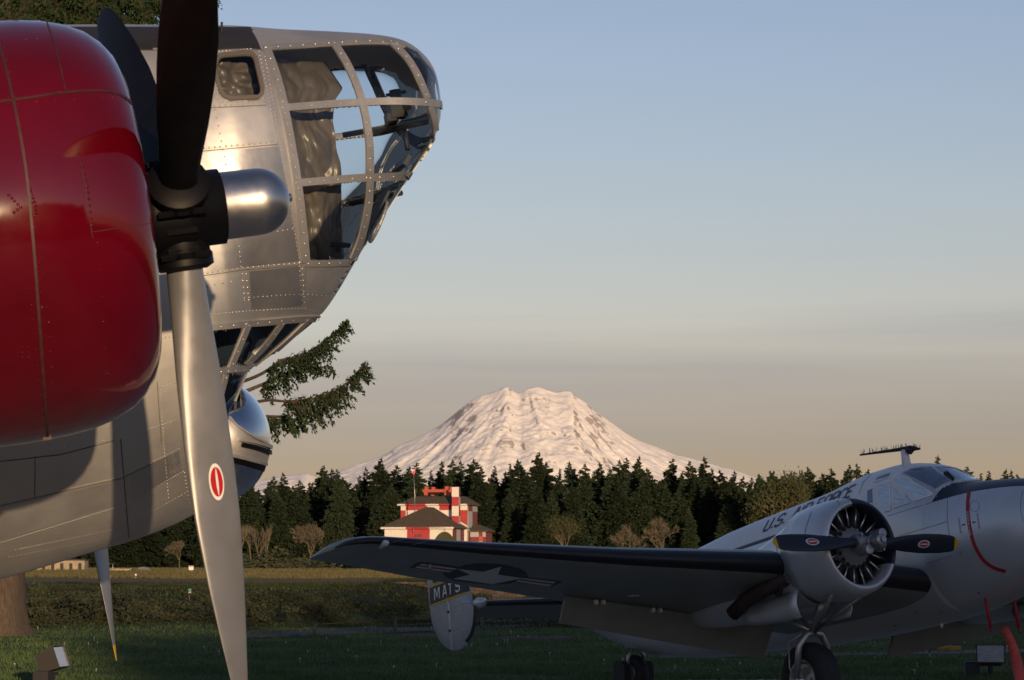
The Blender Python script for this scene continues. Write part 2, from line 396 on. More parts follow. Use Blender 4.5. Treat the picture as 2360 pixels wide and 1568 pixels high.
def fus_section(x):
    zt, zb, w = lerp_table(top, x), lerp_table(bot, x), smooth_table(wtab, x)
    return zt, zb, w
def fus_pt(x, th):
    zt, zb, w = fus_section(x); zm = zt - min((zt - zb)*.5, .95); n = 2.35 - .33*sstep(x_n0, x_n1, x)
    c, s = math.cos(th), math.sin(th)
    e = 2 / (n if s > 0 else min(n, 2.06))
    yy = w * math.copysign(abs(c)**e, c)
    zz = zm + (zt - zm if s > 0 else zm - zb) * math.copysign(abs(s)**e, s)
    return Vector((x, YC + yy, zz))
xs = [top[0][0] + (x_step - top[0][0]) * (i / 70)**.8 for i in range(70)]
xs += [x_step + (XN - x_step) * (1 - (1 - i/190)**1.6) for i in range(190)] + [XN - .0005]
NT = 300
full = MB(); FV = []
for x in xs:
    for k in range(NT): FV.append(fus_pt(x, 2*math.pi*(k+.5)/NT))
FF = [(i*NT+k, i*NT+(k+1)%NT, (i+1)*NT+(k+1)%NT, (i+1)*NT+k) for i in range(len(xs)-1) for k in range(NT)]
full.add(FV, FF)
sB = Surf(bf, full)
# glazing: picture-point outlines of the panes on the near side (mirrored to the far side)
PANES = {
 'upper_rear': [(622,117),(700,110),(768,104),(800,165),(828,236),(655,250)],
 'upper_middle': [(776,104),(830,100),(892,98),(940,145),(985,232),(838,236),(812,165)],
 'upper_front': [(906,101),(930,104),(965,125),(995,165),(1030,230),(1030,240),(990,232),(950,150)],
 'middle_rear': [(655,256),(840,246),(850,330),(850,403),(682,414)],
 'middle_front': [(850,245),(988,240),(1000,290),(998,332),(958,402),(860,404)],
 'lower_rear': [(684,428),(845,420),(838,500),(806,598),(704,602)],
 'lower_front': [(856,418),(950,412),(838,600),(818,600),(846,500)],
 'tip': [(996,243),(1035,243),(1035,300),(1008,325),(1004,290)],
 'side_window': [(500,140),(506,131),(516,128),(565,124),(580,126),(588,135),(604,205),(602,218),(594,225),(530,228),(517,222),(508,210),(494,160)],
 'chin_first': [(470,768),(572,752),(530,842),(484,850)],
 'chin_second': [(574,752),(650,745),(566,838),(532,842)],
 'chin_third': [(654,745),(745,738),(600,835),(572,838)],
 'chin_fourth': [(484,872),(514,868),(496,960),(488,960)],
 'chin_fifth': [(522,868),(570,862),(520,985),(502,980)],
}
def grow(pl, d):
    cx, cy = sum(p[0] for p in pl)/len(pl), sum(p[1] for p in pl)/len(pl)
    return [(x + d*(x-cx)/math.hypot(x-cx, y-cy), y + d*(y-cy)/math.hypot(x-cx, y-cy)) for x, y in pl]
PANES = {k: (pl if k == 'side_window' else grow(pl, 4.5)) for k, pl in PANES.items()}
BLACKTOP = [(-600,60),(250,62),(578,62),(592,90),(602,113),(450,113),(250,113),(-600,118)]
skin = MB(); panes = {}
for f in FF:
    c = Vector((0,0,0))
    for i in f: c += FV[i]
    c /= 4; far = c.y > YC
    q = bf.px((c.x, 2*YC - c.y if far else c.y, c.z)); key = None
    if q[0] > 460:
        for nm, pl in PANES.items():
            if in_poly(q[0], q[1], pl): key = (nm, far); break
    if key: panes.setdefault(key, []).append(f)
    else:
        blk = (q[1] < 130 and in_poly(q[0], q[1], BLACKTOP))
        skin.f.append(f); skin.m.append(1 if blk else 0)
skin.v = [tuple(v) for v in FV]
def compact(V, F, out, flip=False):
    mp = {}; vs = []; fs = []
    for f in F:
        g = []
        for i in f:
            if i not in mp: mp[i] = len(vs); vs.append(V[i])
            g.append(mp[i])
        fs.append(g)
    return out.add(vs, fs)
def islands(F):
    par = {}
    def find(q):
        while par[q] != q: par[q] = par[par[q]]; q = par[q]
        return q
    for f in F:
        for i in f: par.setdefault(i, i)
        for i in f[1:]: par[find(i)] = find(f[0])
    g = {}
    for f in F: g.setdefault(find(f[0]), []).append(f)
    return list(g.values())
for key in list(panes):
    gs = sorted(islands(panes[key]), key=len); panes[key] = gs[-1]
    for s_ in gs[:-1]: skin.f += s_; skin.m += [0]*len(s_)
fus = skin.build('fuselage', [M['alu'], M['matt_black']], bomber)
sol = fus.modifiers.new('thickness', 'SOLIDIFY'); sol.thickness = .012; sol.offset = -1
PN = {'side_window': 'side window with brown cover behind it', 'tip': 'clear nose tip pane'}
M['glass_dark'] = glass_mat('chin_glass', (.45,.5,.5), .8, .03)
for (nm, far), F in panes.items():
    mb = MB(); compact(FV, F, mb); o = mb.build('pane', M['glass_dark'] if 'chin' in nm else M['glass'], bomber)
# frame straps
straps = [([(613,112),(640,190),(662,290),(684,420),(698,540),(704,606)], 21), ([(770,102),(800,150),(824,205),(840,262),(850,330),(851,400)], 19), ([(851,410),(848,470),(832,545),(812,598)], 17),
 ([(900,98),(935,132),(962,175),(984,228)], 15), ([(990,245),(1001,285),(1003,325)], 14), ([(606,112),(690,107),(770,101),(850,97),(900,98),(935,106)], 12),
 ([(650,250),(740,243),(830,237),(910,234),(980,236),(1010,240),(1022,246)], 19), ([(680,423),(760,415),(850,409),(950,405)], 20),
 ([(1006,322),(985,358),(960,402),(915,475),(836,602)], 14), ([(702,607),(770,606),(832,604)], 16),
 ([(468,757),(560,747),(650,738),(700,734),(742,734)], 16), ([(573,745),(552,795),(530,848)], 13), ([(652,740),(615,790),(566,842)], 12), ([(484,860),(530,852),(572,850)], 15), ([(712,736),(655,790),(590,846)], 9),
 ([(520,862),(506,920),(494,975)], 11), ([(571,862),(548,918),(518,1000)], 11)]
for ln, w in straps:
    for side in (0, 1):
        mb = MB(); strip_mesh(mb, sB, ln, w*.86, .010, off=-.002, mirror=YC, only=side); mb.build('glazing_frame', M['alu_frame'], bomber, smooth='auto')
mb = MB(); strip_mesh(mb, sB, PANES['side_window'] + [PANES['side_window'][0]], 9, .010, off=-.002, curve=False, step=5); mb.build('window_gasket', M['seam'], bomber, smooth='auto')
# rivets and panel gaps
rv = MB()
for ln, g, r in [([(468,246),(612,239)],13,.0052), ([(455,343),(640,327)],13,.0052), ([(496,255),(522,387)],17.5,.0052), ([(323,118),(344,208)],10,.004), ([(609,121),(631,242),(650,346),(668,461),(685,575),(692,606)],9,.004),
 ([(597,118),(620,225),(640,346)],9,.004), ([(640,534),(678,527)],12,.0052), ([(466,631),(557,618),(697,606)],12,.0052), ([(551,568),(556,617)],12,.005), ([(559,632),(565,705)],15,.005), ([(568,632),(575,705)],15,.005), ([(478,659),(536,649)],18,.005),
 ([(563,687),(697,678),(779,684)],10.5,.0047), ([(472,726),(576,717),(697,711),(746,723)],8,.004), ([(690,614),(696,711)],11,.0047), ([(697,620),(703,711)],13,.0047), ([(709,617),(828,614)],7,.003),
 ([(368,892),(378,1017)],8,.0042), ([(372,780),(404,774)],9,.0045), ([(376,892),(412,880)],9,.0045), ([(271,1014),(406,969)],7,.004), ([(0,1163),(279,1100),(415,1034)],6.2,.0036), ([(0,1252),(286,1165),(423,1086)],6.2,.0036), ([(272,1020),(290,1216)],8,.004), ([(377,1020),(389,1153)],8,.004),
 ([(35,1268),(290,1216),(430,1135)],8,.0038), ([(0,1056),(251,1014)],15,.005), ([(505,118),(582,112)],8,.004), ([(20,1285),(290,1232)],9,.0036), ([(425,1090),(438,1170)],9,.0038), ([(470,126),(490,124),(478,150),(498,226),(508,238),(600,232),(613,222)],8,.0042), ([(487,140),(503,215),(515,231),(594,228),(608,214),(593,132),(580,121),(518,123),(492,130),(487,140)],8,.0042)]:
    rivet_line(rv, sB, ln, g, r)
for ln, g in [([(613,112),(640,190),(662,290),(684,420),(698,540),(704,606)],26), ([(770,102),(800,150),(824,205),(840,262),(850,330),(851,400)],28), ([(851,410),(848,470),(832,545),(812,598)],28), ([(900,98),(935,132),(962,175),(984,228)],24), ([(650,250),(740,243),(830,237),(910,234),(980,236),(1012,241)],33), ([(680,423),(760,415),(850,409),(950,405)],32), ([(610,112),(690,107),(770,101),(850,97),(925,103)],30), ([(480,756),(560,747),(650,738),(740,734)],27), ([(571,750),(552,795),(532,845)],32), ([(650,745),(615,790),(570,840)],30), ([(490,858),(568,851)],17), ([(708,607),(828,604)],25), ([(519,870),(506,920),(496,965)],40)]:
    rivet_line(rv, sB, ln, g, .0054, off=.008)
tag(rv.build('rivets', M['rivet'], bomber), kind='stuff')
for ln, w in [([(455,350),(640,333)],1.6), ([(466,636),(557,623),(690,612)],1.6), ([(0,1064),(140,1048),(262,1016)],2.2), ([(278,1010),(297,1240)],2.2), ([(81,1052),(80,1150)],1.8), ([(0,1166),(279,1103),(415,1038)],1.2), ([(468,250),(612,243)],1.4), ([(362,880),(372,1020)],1.5), ([(300,117),(450,116),(604,116)],1.6)]:
    mb = MB(); strip_mesh(mb, sB, ln, w, .0012, off=.0005, curve=False); mb.build('panel_seam', M['seam'], bomber, smooth=False)
for pl, m in [([(470,254),(622,247),(640,326),(458,344)],'alu_c'), ([(458,354),(550,346),(642,337),(666,450),(690,602),(560,616),(468,630)],'alu_b'), ([(470,642),(556,628),(566,711),(474,720)],'alu_c'), ([(575,626),(690,614),(698,705),(580,713)],'alu_b'), ([(707,624),(822,618),(776,680),(703,675)],'alu_c'), ([(300,1090),(412,1040),(420,1085),(304,1158)],'alu_b'), ([(0,1171),(140,1139),(274,1108),(283,1158),(0,1246)],'alu_c'), ([(384,1022),(414,1012),(424,1080),(392,1096)],'alu_c')]:
    mb = MB(); patch(mb, sB, pl, .0012, 9); mb.build('skin_panel', M[m], bomber)
# small fittings on top
p, n = sB.hit(511, 74); mb = MB(); mb.tube([p - bf.inv @ Vector((0,0,.03)), p + bf.inv @ Vector((0,0,.045))], .005, 8); mb.build('antenna_stub', M['matt_black'], bomber)
# chin turret: ribbed clear-and-metal dome
cx, cz = cpl(494, 1016); tur = MB(); rx, ry, rz = .25, .52, .285
TV = []; NA, NBq = 90, 64
for i in range(NBq + 1):
    ph = -math.pi/2 + math.pi*i/NBq
    for k in range(NA + 1):
        a = -math.pi*.62 + 2*math.pi*.62*k/NA
        TV.append(Vector((cx + rx*math.cos(ph)*math.cos(a), YC + ry*math.cos(ph)*math.sin(a), cz + rz*math.sin(ph))))
tur.add(TV, [(i*(NA+1)+k, i*(NA+1)+k+1, (i+1)*(NA+1)+k+1, (i+1)*(NA+1)+k) for i in range(NBq) for k in range(NA)])
PLATE = [(495,1024),(509,1000),(528,958),(541,978),(580,1005),(640,1030),(635,1042),(612,1078),(560,1062),(500,1042)]
tur.m = []
for f in tur.f:
    c = sum((Vector(tur.v[i]) for i in f), Vector())/4; q = bf.px((c.x, YC - abs(c.y - YC), c.z)); tur.m.append(1 if in_poly(q[0], q[1], PLATE) else 0)
turret = tur.build('gun_turret_dome', [M['ball'], M['alu']], bomber)
sT = Surf(bf, tur); sT.far = 12.3
for ln, w, m in [([(514,1052),(560,1064),(606,1079)], 13, 'black'), ([(556,1024),(590,1032),(623,1043)], 10, 'black'), ([(513,1043),(560,1054),(612,1069)], 6, 'alu_frame'), ([(550,1013),(590,1020),(626,1032)], 6, 'alu_frame'), ([(528,962),(545,982),(585,1008),(627,1030)], 3, 'alu_frame')]:
    mb = MB(); strip_mesh(mb, sT, ln, w, .014, off=-.002, step=6); o = mb.build('turret_rib', M[m], turret, smooth='auto'); o.location = (0,0,0)
# cover sheet hung inside the nose glazing
def hang(name, lab, px0, px1, py0, py1, inset, m, nx=70, ny=110, wob=.03, edge=None):
    mb = MB(); vs = []
    for j in range(ny + 1):
        for i in range(nx + 1):
            u, v = i/nx, j/ny
            x = px0(v) + (px1(v) - px0(v))*u; y = py0 + (py1 - py0)*v
            p, n = sB.hit(x, y); p = p.copy()
            rg = lambda x_, y_, z_: 1 - 2.4*abs(noise.noise(Vector((x_, y_, z_))))
            ins = inset + .10*u*u + wob*(.9*rg(u*1.3 + v*2.3, v*2.6 - u*1.5, 7.3) + .6*rg(u*2.6 - v*3.4, v*2.8 + u*.8, 3.1) + .22*rg(u*6 + v*5, v*7 - u*4, 13) + .5*noise.noise(Vector((u*1.8, v*2.2, 1.7))))
            p.y += max(.02, ins); vs.append(p)
    mb.add(vs, [(j*(nx+1)+i, j*(nx+1)+i+1, (j+1)*(nx+1)+i+1, (j+1)*(nx+1)+i) for j in range(ny) for i in range(nx)])
    o = mb.build(name, m); o.matrix_world = Matrix.Translation(bf.O) @ bf.rot.to_4x4()
    s = o.modifiers.new('cloth', 'SOLIDIFY'); s.thickness = .003
    return tag(o, lab, 'cover')
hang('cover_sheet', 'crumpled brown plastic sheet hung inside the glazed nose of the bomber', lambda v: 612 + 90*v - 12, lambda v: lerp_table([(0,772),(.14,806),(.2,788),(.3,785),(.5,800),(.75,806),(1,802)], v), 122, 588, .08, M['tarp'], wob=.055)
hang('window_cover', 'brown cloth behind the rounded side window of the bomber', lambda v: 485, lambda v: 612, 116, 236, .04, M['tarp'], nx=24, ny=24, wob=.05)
# fittings inside the nose: sight, mount bar, floor bar
ins = MB()
def ip(px, py, y): return bf.plane(px, py, 1, y)
ins = MB(); ins.tube([ip(790,312,YC+.1), ip(880,296,YC+.05), ip(988,272,YC-.02)], [.014,.014,.018], 8); ins.build('sight_mount_bar', M['alu_frame'], bomber)
ins = MB(); ins.tube([ip(905,300,YC), ip(985,282,YC-.2)], .011, 8); ins.tube([ip(930,292,YC), ip(940,345,YC-.05)], .012, 8); ins.build('sight_mount_bracket', M['alu_frame'], bomber)
sg = MB(); sg.box(ip(915,255,YC-.02), (.075,.10,.075)); sg.box(ip(900,276,YC-.02), (.045,.08,.05)); sg.revolve([(-.03,0),(-.03,.028),(.03,.028),(.03,0)], ip(912,222,YC-.02), (0,0,1), 12); sg.tube([ip(890,220,YC), ip(935,212,YC)], .009, 6); sg.box(ip(938,240,YC-.03), (.025,.06,.05))
sg.build('bomb_sight', M['black'], bomber, smooth='auto')
ins = MB(); ins.tube([ip(703,560,YC-.4), ip(805,566,YC-.3)], .012, 8); ins.build('floor_bar', M['matt_black'], bomber)
ins = MB(); ins.tube([ip(808,470,YC+.35), ip(925,445,YC+.1)], .014, 6); ins.build('floor_bar', M['matt_black'], bomber)
ins = MB(); ins.box(ip(925,380,YC), (.05,.3,.02), Matrix.Rotation(-.9,3,'Y')); ins.box(ip(856,508,YC+.05), (.30,.34,.012), Matrix.Rotation(R_(-57),3,'Y')); ins.build('slanted_floor_panel', M['alu_frame'], bomber, smooth=False)
ins = MB()
for k in range(24):
    a0, a1 = 2*math.pi*k/24, 2*math.pi*(k+1)/24; c = ip(872,512,YC-.28)
    d1 = Vector((.05,.0,.085)); d2 = Vector((0.0,.09,0))
    ins.tube([c + d1*math.cos(a0)+d2*math.sin(a0), c + d1*math.cos(a1)+d2*math.sin(a1)], .008, 6, cap=False)
ins.build('aiming_ring', M['alu_frame'], bomber)
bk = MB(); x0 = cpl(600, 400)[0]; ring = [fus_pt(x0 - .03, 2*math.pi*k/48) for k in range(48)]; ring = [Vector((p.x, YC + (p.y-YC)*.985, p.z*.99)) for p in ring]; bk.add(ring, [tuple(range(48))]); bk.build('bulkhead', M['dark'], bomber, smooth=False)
# ---- engines, cowlings and propellers
COWL = [(-.30,.40),(-.20,.43),(-.13,.475),(-.105,.52),(-.11,.555),(-.13,.60),(-.165,.645),(-.215,.685),(-.28,.715),(-.36,.737),(-.46,.75),(-.6,.757),(-.85,.757),(-1.05,.752),(-1.25,.735)]
COWL = [(x_ - .042, r_) for x_, r_ in COWL]
CHD = [(0,.13),(.09,.13),(.2,.15),(.33,.182),(.48,.203),(.62,.207),(.76,.182),(.87,.146),(.94,.112),(.975,.085),(.993,.045),(1,.012)]
BET0 = [(0,78),(.15,76),(.3,71),(.45,67),(.6,61),(.75,53),(.9,44),(1,40)]
THK = [(0,.125),(.09,.125),(.2,.085),(.35,.052),(.6,.03),(.85,.016),(1,.006)]
RB = 1.819
def b_engine(yo, ph, near, dbeta=0):
    BET = [(t_, q_ + dbeta) for t_, q_ in BET0]
    c = MB(); c.revolve(COWL, (0,yo,0), (1,0,0), 96); cw = c.build('cowling', M['red'], bomber); cw['label'] = 'glossy red engine cowling'
    s2 = cw.modifiers.new('t', 'SOLIDIFY'); s2.thickness = .01; s2.offset = -1
    d = MB(); d.revolve([(-.32,0),(-.32,.5),(-.34,.68)], (0,yo,0), (1,0,0), 48); d.build('engine_face', M['dark'], cw).location = (0,0,0)
    for k in range(9):
        a = 2*math.pi*k/9; e = MB(); q = Vector((0,math.sin(a),math.cos(a)))
        e.tube([Vector((-.30,yo,0)) + q*.22, Vector((-.30,yo,0)) + q*.62], [.10,.085], 10); e.build('cylinder', M['dark'], cw).location = (0,0,0)
    if near:
        sC = Surf(bf, c); sC.far = 9.6
        for ln, w, m in [([(-40,-10),(0,110),(30,228),(58,380),(75,540),(92,760),(110,1014)],6.5,'seam_red'), ([(-30,238),(60,227),(150,214),(230,210),(275,218),(306,240)],4.5,'seam_red'), ([(108,52),(130,120),(152,214)],3,'seam_red'), ([(180,350),(196,430),(212,545)],1.2,'seam_red'), ([(212,535),(345,515)],1.2,'seam_red')]:
            mb = MB(); strip_mesh(mb, sC, ln, w, .004, off=-.001); mb.build('cowling_seam', M[m], cw, smooth='auto').location = (0,0,0)
        r2 = MB()
        for ln, g, r in [([(182,355),(203,440),(215,550)],15,.006), ([(52,560),(80,760),(95,960)],36,.0045), ([(94,560),(112,740),(122,900)],36,.0045), ([(20,240),(290,222)],22,.0045), ([(20,222),(120,212),(270,206)],40,.0045), ([(8,110),(36,226),(66,400),(82,540),(100,760)],30,.0045), ([(48,300),(84,520),(104,800)],34,.0045), ([(225,560),(240,760),(250,900)],60,.004), ([(60,90),(110,85)],24,.004), ([(50,800),(52,830)],12,.0045), ([(65,800),(67,830)],12,.0045), ([(70,440),(82,470),(84,500)],9,.006), ([(20,450),(48,478),(30,492)],10,.006)]:
            rivet_line(r2, sC, ln, g, r)
        tag(r2.build('rivets', M['red'], cw), kind='stuff').location = (0,0,0)
        p, n = sC.hit(108, 1008); lt = MB(); lt.box(p, (.03,.02,.022)); lt.build('cowling_latch', M['seam_red'], cw, smooth=False).location = (0,0,0)
    # nacelle behind the cowling
    nb = MB(); nb.revolve([(-1.18,.60),(-1.4,.62),(-1.9,.60),(-2.6,.50),(-3.3,.33),(-4.0,.12),(-4.2,.01)], (0,yo,-.03), (1,0,0), 40); nb.build('nacelle', M['alu'], bomber)
    # propeller
    h = MB(); h.revolve([(-.34,.10),(-.14,.10),(-.13,.14),(-.09,.155),(.02,.155),(.05,.15),(.06,.138),(.165,.138),(.17,.125)], (0,yo,0), (1,0,0), 40)
    hub = h.build('propeller', M['black'], bomber)
    g = MB()
    for k in range(3):
        a = ph + math.pi/3 + 2*math.pi*k/3; er = Vector((0,math.sin(a),math.cos(a))); et = Vector((0,-math.cos(a),math.sin(a)))
        o0 = Vector((0,yo,0))
        g.tube([o0+er*.06, o0+er*.15, o0+er*.16, o0+er*.2, o0+er*.215], [.105,.105,.112,.112,.085], 24)
        for s in (-1, 1):
            for q in (-.055, .0, .055):
                b = o0 + er*.165 + Vector((q,0,0)) + et*.108*s; g.tube([b - Vector((.035,0,0)), b + Vector((.035,0,0))], .013, 6)
        for q in (-.08, 0, .08):
            mid = a + math.pi/3; e2 = Vector((0,math.sin(mid),math.cos(mid))); t2 = Vector((0,-math.cos(mid),math.sin(mid))); b = o0 + e2*.148 + t2*q; g.tube([b - Vector((.06,0,0)), b + Vector((.05,0,0))], .016, 8)
    g.build('hub_clamps', M['black'], hub, smooth='auto').location = (0,0,0)
    dm = MB(); prof = [(.14,.126),(.155,.128),(.17,.124),(.30,.122)] + [(.30 + .118*math.sin(i*math.pi/24), .122*math.cos(i*math.pi/24)) for i in range(1,13)]
    dm.revolve(prof, (0,yo,0), (1,0,0), 48); dm.revolve([(.41,.016),(.425,.015),(.43,.0)], (0,yo,0), (1,0,0), 12); dm.build('dome', M['dome'], hub).location = (0,0,0)
    for k in range(3):
        a = ph + math.pi/3 + 2*math.pi*k/3
        bl = make_blade(a, RB, .12, CHD, BET, THK); bl.v = [(v[0], v[1]+yo, v[2]) for v in bl.v]
        bl.build('blade', [M['blade_grey'], M['black'], M['yellow']], hub).location = (0,0,0)
        w_, r_ = MB(), MB(); blade_decal(a, RB, .545*RB, .068, .16, CHD, BET, THK, w_, r_)
        for z in (w_, r_): z.v = [(v[0], v[1]+yo, v[2]) for v in z.v]
        w_.build('decal_border', M['white'], hub).location = (0,0,0); r_.build('decal', M['decal_red'], hub).location = (0,0,0)
M['seam_red'] = mat('cowl_gap', (.045,.014,.012), rough=.6, var=.4, vscale=30)
b_engine(0, -.08514, True)
b_engine(5.443, -.00828, False, -30)
# ---- wings, tail and undercarriage (mostly left of the frame)
def wing_mesh(stations, n=18, boot=0.0, inc=0.0):
    "stations: (y, xle, xte, z, t/c)"
    mb = MB(); vs = []; fs = []; mi = []
    N = 2*n
    for (y, xl, xt, z, tc) in stations:
        c = xl - xt
        def th(q): return 5*tc*c*(.2969*math.sqrt(q)-.126*q-.3516*q*q+.2843*q**3-.1036*q**4)
        for k in range(N):
            if k <= n: q = .5*(1-math.cos(math.pi*k/n)); vs.append((xl - c*q, y, z + th(q)*1.15 + .02*c*math.sin(math.pi*q) - (inc(y) if callable(inc) else inc)*c*q))
            else: q = .5*(1-math.cos(math.pi*(N-k)/n)); vs.append((xl - c*q, y, z - th(q)*.85 + .02*c*math.sin(math.pi*q) - (inc(y) if callable(inc) else inc)*c*q))
    for i in range(len(stations)-1):
        for k in range(N):
            fs.append((i*N+k, i*N+(k+1)%N, (i+1)*N+(k+1)%N, (i+1)*N+k))
            kk = min(k+.5, N-k-.5); q = .5*(1-math.cos(math.pi*kk/n)); mi.append(1 if q < boot else 0)
    mb.add(vs, fs); mb.m = mi
    mb.add([vs[k] for k in range(N)], [tuple(range(N))], 0); o = (len(stations)-1)*N; mb.add([vs[o+k] for k in range(N)], [tuple(range(N))[::-1]], 0)
    return mb
for s in (-1, 1):
    def yy(d): return YC + s*d
    st = [(yy(.5),-1.35,-5.6,-.42,.17), (yy(2.72),-1.35,-5.5,-.40,.17), (yy(4.2),-1.6,-5.3,-.30,.16), (yy(8),-2.7,-5.0,.12,.14), (yy(11.5),-3.75,-4.9,.5,.12), (yy(12.7),-4.2,-4.75,.62,.10)]
    wm = wing_mesh(st, boot=.0); wm.build('wing', M['alu'], bomber)
    y = yy(2.72)
    gs = MB(); gz = -(bf.off.z); foot = bf.inv @ (Vector((0,0,0)))
    def down(x, y, z):   # local point -> same place on the ground
        w = bf.w((x,y,z)); return bf.inv @ (Vector((w.x,w.y,0)) - bf.O)
    hub_p = down(-1.75, y, 0) + bf.inv @ Vector((0,0,.52))
    tb = MB(); tb.revolve([(-.17,.2),(-.19,.36),(-.16,.47),(-.08,.52),(.08,.52),(.16,.47),(.19,.36),(.17,.2),(.1,.18),(-.1,.18),(-.17,.2)], hub_p, (0,1,0), 36); tb.build('main_wheel', M['matt_black'], bomber)
    for t in (-1, 1): gs.tube([Vector((-1.7, y+.3*t, -.45)), hub_p + Vector((0,.27*t,0))], .05, 10)
    gs.tube([hub_p + Vector((0,-.29,0)), hub_p + Vector((0,.29,0))], .05, 10); gs.tube([Vector((-3.2,y,-.4)), hub_p + Vector((0,.27,.3))], .035, 8); gs.build('gear_strut', M['alu_frame'], bomber)
# ================================================================ TWIN-ENGINE TRANSPORT (aircraft behind, right)
M['skin2'] = mat('silver_lacquer', (.56,.58,.60), rough=.33, metal=.5, var=.06, vscale=4, rvar=.06, bump=.10, bscale=5, bdist=.015)
M['white_top'] = mat('white_lacquer', (.72,.73,.74), rough=.42, var=.07, vscale=6, bump=.05, bscale=9)
M['navy'] = mat('navy_paint', (.010,.013,.026), rough=.42, var=.2, vscale=6)
M['boot'] = mat('rubber_boot', (.010,.010,.012), rough=.5, var=.35, vscale=9)
M['grey_under'] = mat('grey_underside', (.19,.205,.19), rough=.42, metal=.0, var=.12, vscale=3)
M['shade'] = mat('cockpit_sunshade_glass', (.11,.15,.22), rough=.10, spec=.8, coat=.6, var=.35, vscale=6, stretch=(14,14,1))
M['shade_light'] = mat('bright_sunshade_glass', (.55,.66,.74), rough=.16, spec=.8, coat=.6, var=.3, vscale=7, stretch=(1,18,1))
M['rubber'] = mat('tyre_rubber', (.014,.014,.015), rough=.75, var=.3, vscale=14)
M['steel'] = mat('gear_steel', (.34,.34,.34), rough=.38, metal=.75, var=.12, vscale=20)
M['exhaust'] = mat('rusty_exhaust', (.045,.032,.028), rough=.7, metal=.4, var=.4, vscale=12)
M['insig'] = mat('insignia_cream', (.74,.73,.66), rough=.5)
M['insig_blue'] = mat('insignia_blue', (.008,.01,.02), rough=.5)
M['insig_red'] = mat('insignia_red', (.34,.04,.04), rough=.5)
M['cover_red'] = mat('red_sleeve', (.32,.01,.015), rough=.6, var=.2, vscale=30)
M['ribbon'] = mat('red_ribbon', (.55,.09,.07), rough=.7, var=.2, vscale=14)
M['lamp_glass'] = mat('lamp_glass', (.55,.6,.62), rough=.08, spec=.8, coat=1)
gT, qT = .5733, .15752
fT = Vector((math.sin(gT)*math.cos(qT), -math.cos(gT)*math.cos(qT), math.sin(qT))); lT = Vector((math.cos(gT), math.sin(gT), 0))
OT = at(1997, 1253, 29.066) + lT*1.97
tf = Frame(OT, fT, lT, (OT.x - 1.5, OT.y + 2.5, 0))
tp = tf.root('transport_aircraft')
tag(tp, 'silver twin-tail transport aircraft with white top and navy propellers parked on the grass', 'aircraft')
def gnd(x, y, z=0): w = tf.w((x,y,z)); return tf.inv @ (Vector((w.x,w.y,0)) - tf.O)
UPL = tf.inv @ Vector((0,0,1))
# fuselage stations: x, top, bottom, half width, height of widest line
FS = [(-8.6,.62,.46,.05),(-8.2,.66,.30,.14),(-7.4,.70,-.05,.30),(-6.4,.76,-.36,.44),(-5.4,.83,-.52,.55),(-4.4,.94,-.58,.63),(-3.4,1.01,-.66,.68),(-2.6,1.06,-.69,.70),(-2.1,1.125,-.70,.70),(-1.84,1.15,-.70,.70),(-1.46,1.155,-.70,.695),(-1.2,1.125,-.69,.685),(-1.02,1.085,-.69,.675),(-.88,1.03,-.68,.665),(-.7,.93,-.67,.65),(-.55,.85,-.66,.635),(-.42,.79,-.645,.62),(-.25,.742,-.62,.60),(0,.712,-.575,.57),(.39,.656,-.50,.515),(.75,.575,-.42,.445),(1.05,.47,-.325,.36),(1.27,.35,-.22,.265),(1.42,.22,-.11,.165),(1.5,.12,-.02,.075),(1.515,.07,.02,.01)]
def tsec(x): return [smooth_table([(r[0], r[k]) for r in FS], x) for k in (1,2,3)]
def t_pt(x, th):
    zt, zb, w = tsec(x); zm = zb + (zt-zb)*.46; c, s = math.cos(th), math.sin(th); n = 2.25 if x > -.6 else 2.45; e = 2/n
    return Vector((x, w*math.copysign(abs(c)**e, c), zm + (zt-zm if s > 0 else zm-zb)*math.copysign(abs(s)**e, s)))
xs = [-8.6 + 5.6*i/50 for i in range(50)] + [-3.0 + 4.2*i/190 for i in range(190)] + [1.2 + .315*math.sin(math.pi/2*i/24) for i in range(25)]
NT = 200; TV = [t_pt(x, 2*math.pi*(k+.5)/NT) for x in xs for k in range(NT)]
TF = [(i*NT+k, i*NT+(k+1)%NT, (i+1)*NT+(k+1)%NT, (i+1)*NT+k) for i in range(len(xs)-1) for k in range(NT)]
tb = MB(); tb.add(TV, TF); tb.add([TV[k] for k in range(NT)], [tuple(range(NT))]); 
def zc(a, b): return (1938.8 + a/4.904, 1006.8 + b/4.904)      # points read off an enlarged view
GLARE = [zc(*p) for p in [(1030,735),(1065,685),(1105,630),(1160,575),(1255,528),(1400,505),(1600,494),(1700,440),(2000,440),(2400,455),(2700,520),(2700,575),(2400,548),(2065,551),(1900,559),(1700,582),(1450,622),(1200,686)]]
def z2(a, b): return ((2300 + a/3.733)/1.47, (1480 + b/3.733)/1.47)
mi = []
for f in TF:
    c = (TV[f[0]]+TV[f[1]]+TV[f[2]]+TV[f[3]])/4; m = 0
    q = tf.px((c.x, -abs(c.y), c.z))
    if c.x > -.9 and c.z > .2 and in_poly(q[0], q[1], GLARE): m = 2
    elif c.x < -.9:
        ln = .70 + .006*(c.x+3) if c.x > -6 else .68
        top_z = lerp_table([(-8.6,.55),(-6.5,.55),(-5,.58),(-2.9,.66),(-1.9,.72),(-1.5,.74),(-1.45,.58),(-.9,.66)], c.x)
        if c.z > top_z: m = 1
        elif c.z > top_z - .055 and c.x < -1.9: m = 2
    mi.append(m)
tb.m = mi + [0]
tb.build('fuselage', [M['skin2'], M['white_top'], M['navy']], tp)
sF = Surf(tf, tb); sF.far = 28.5
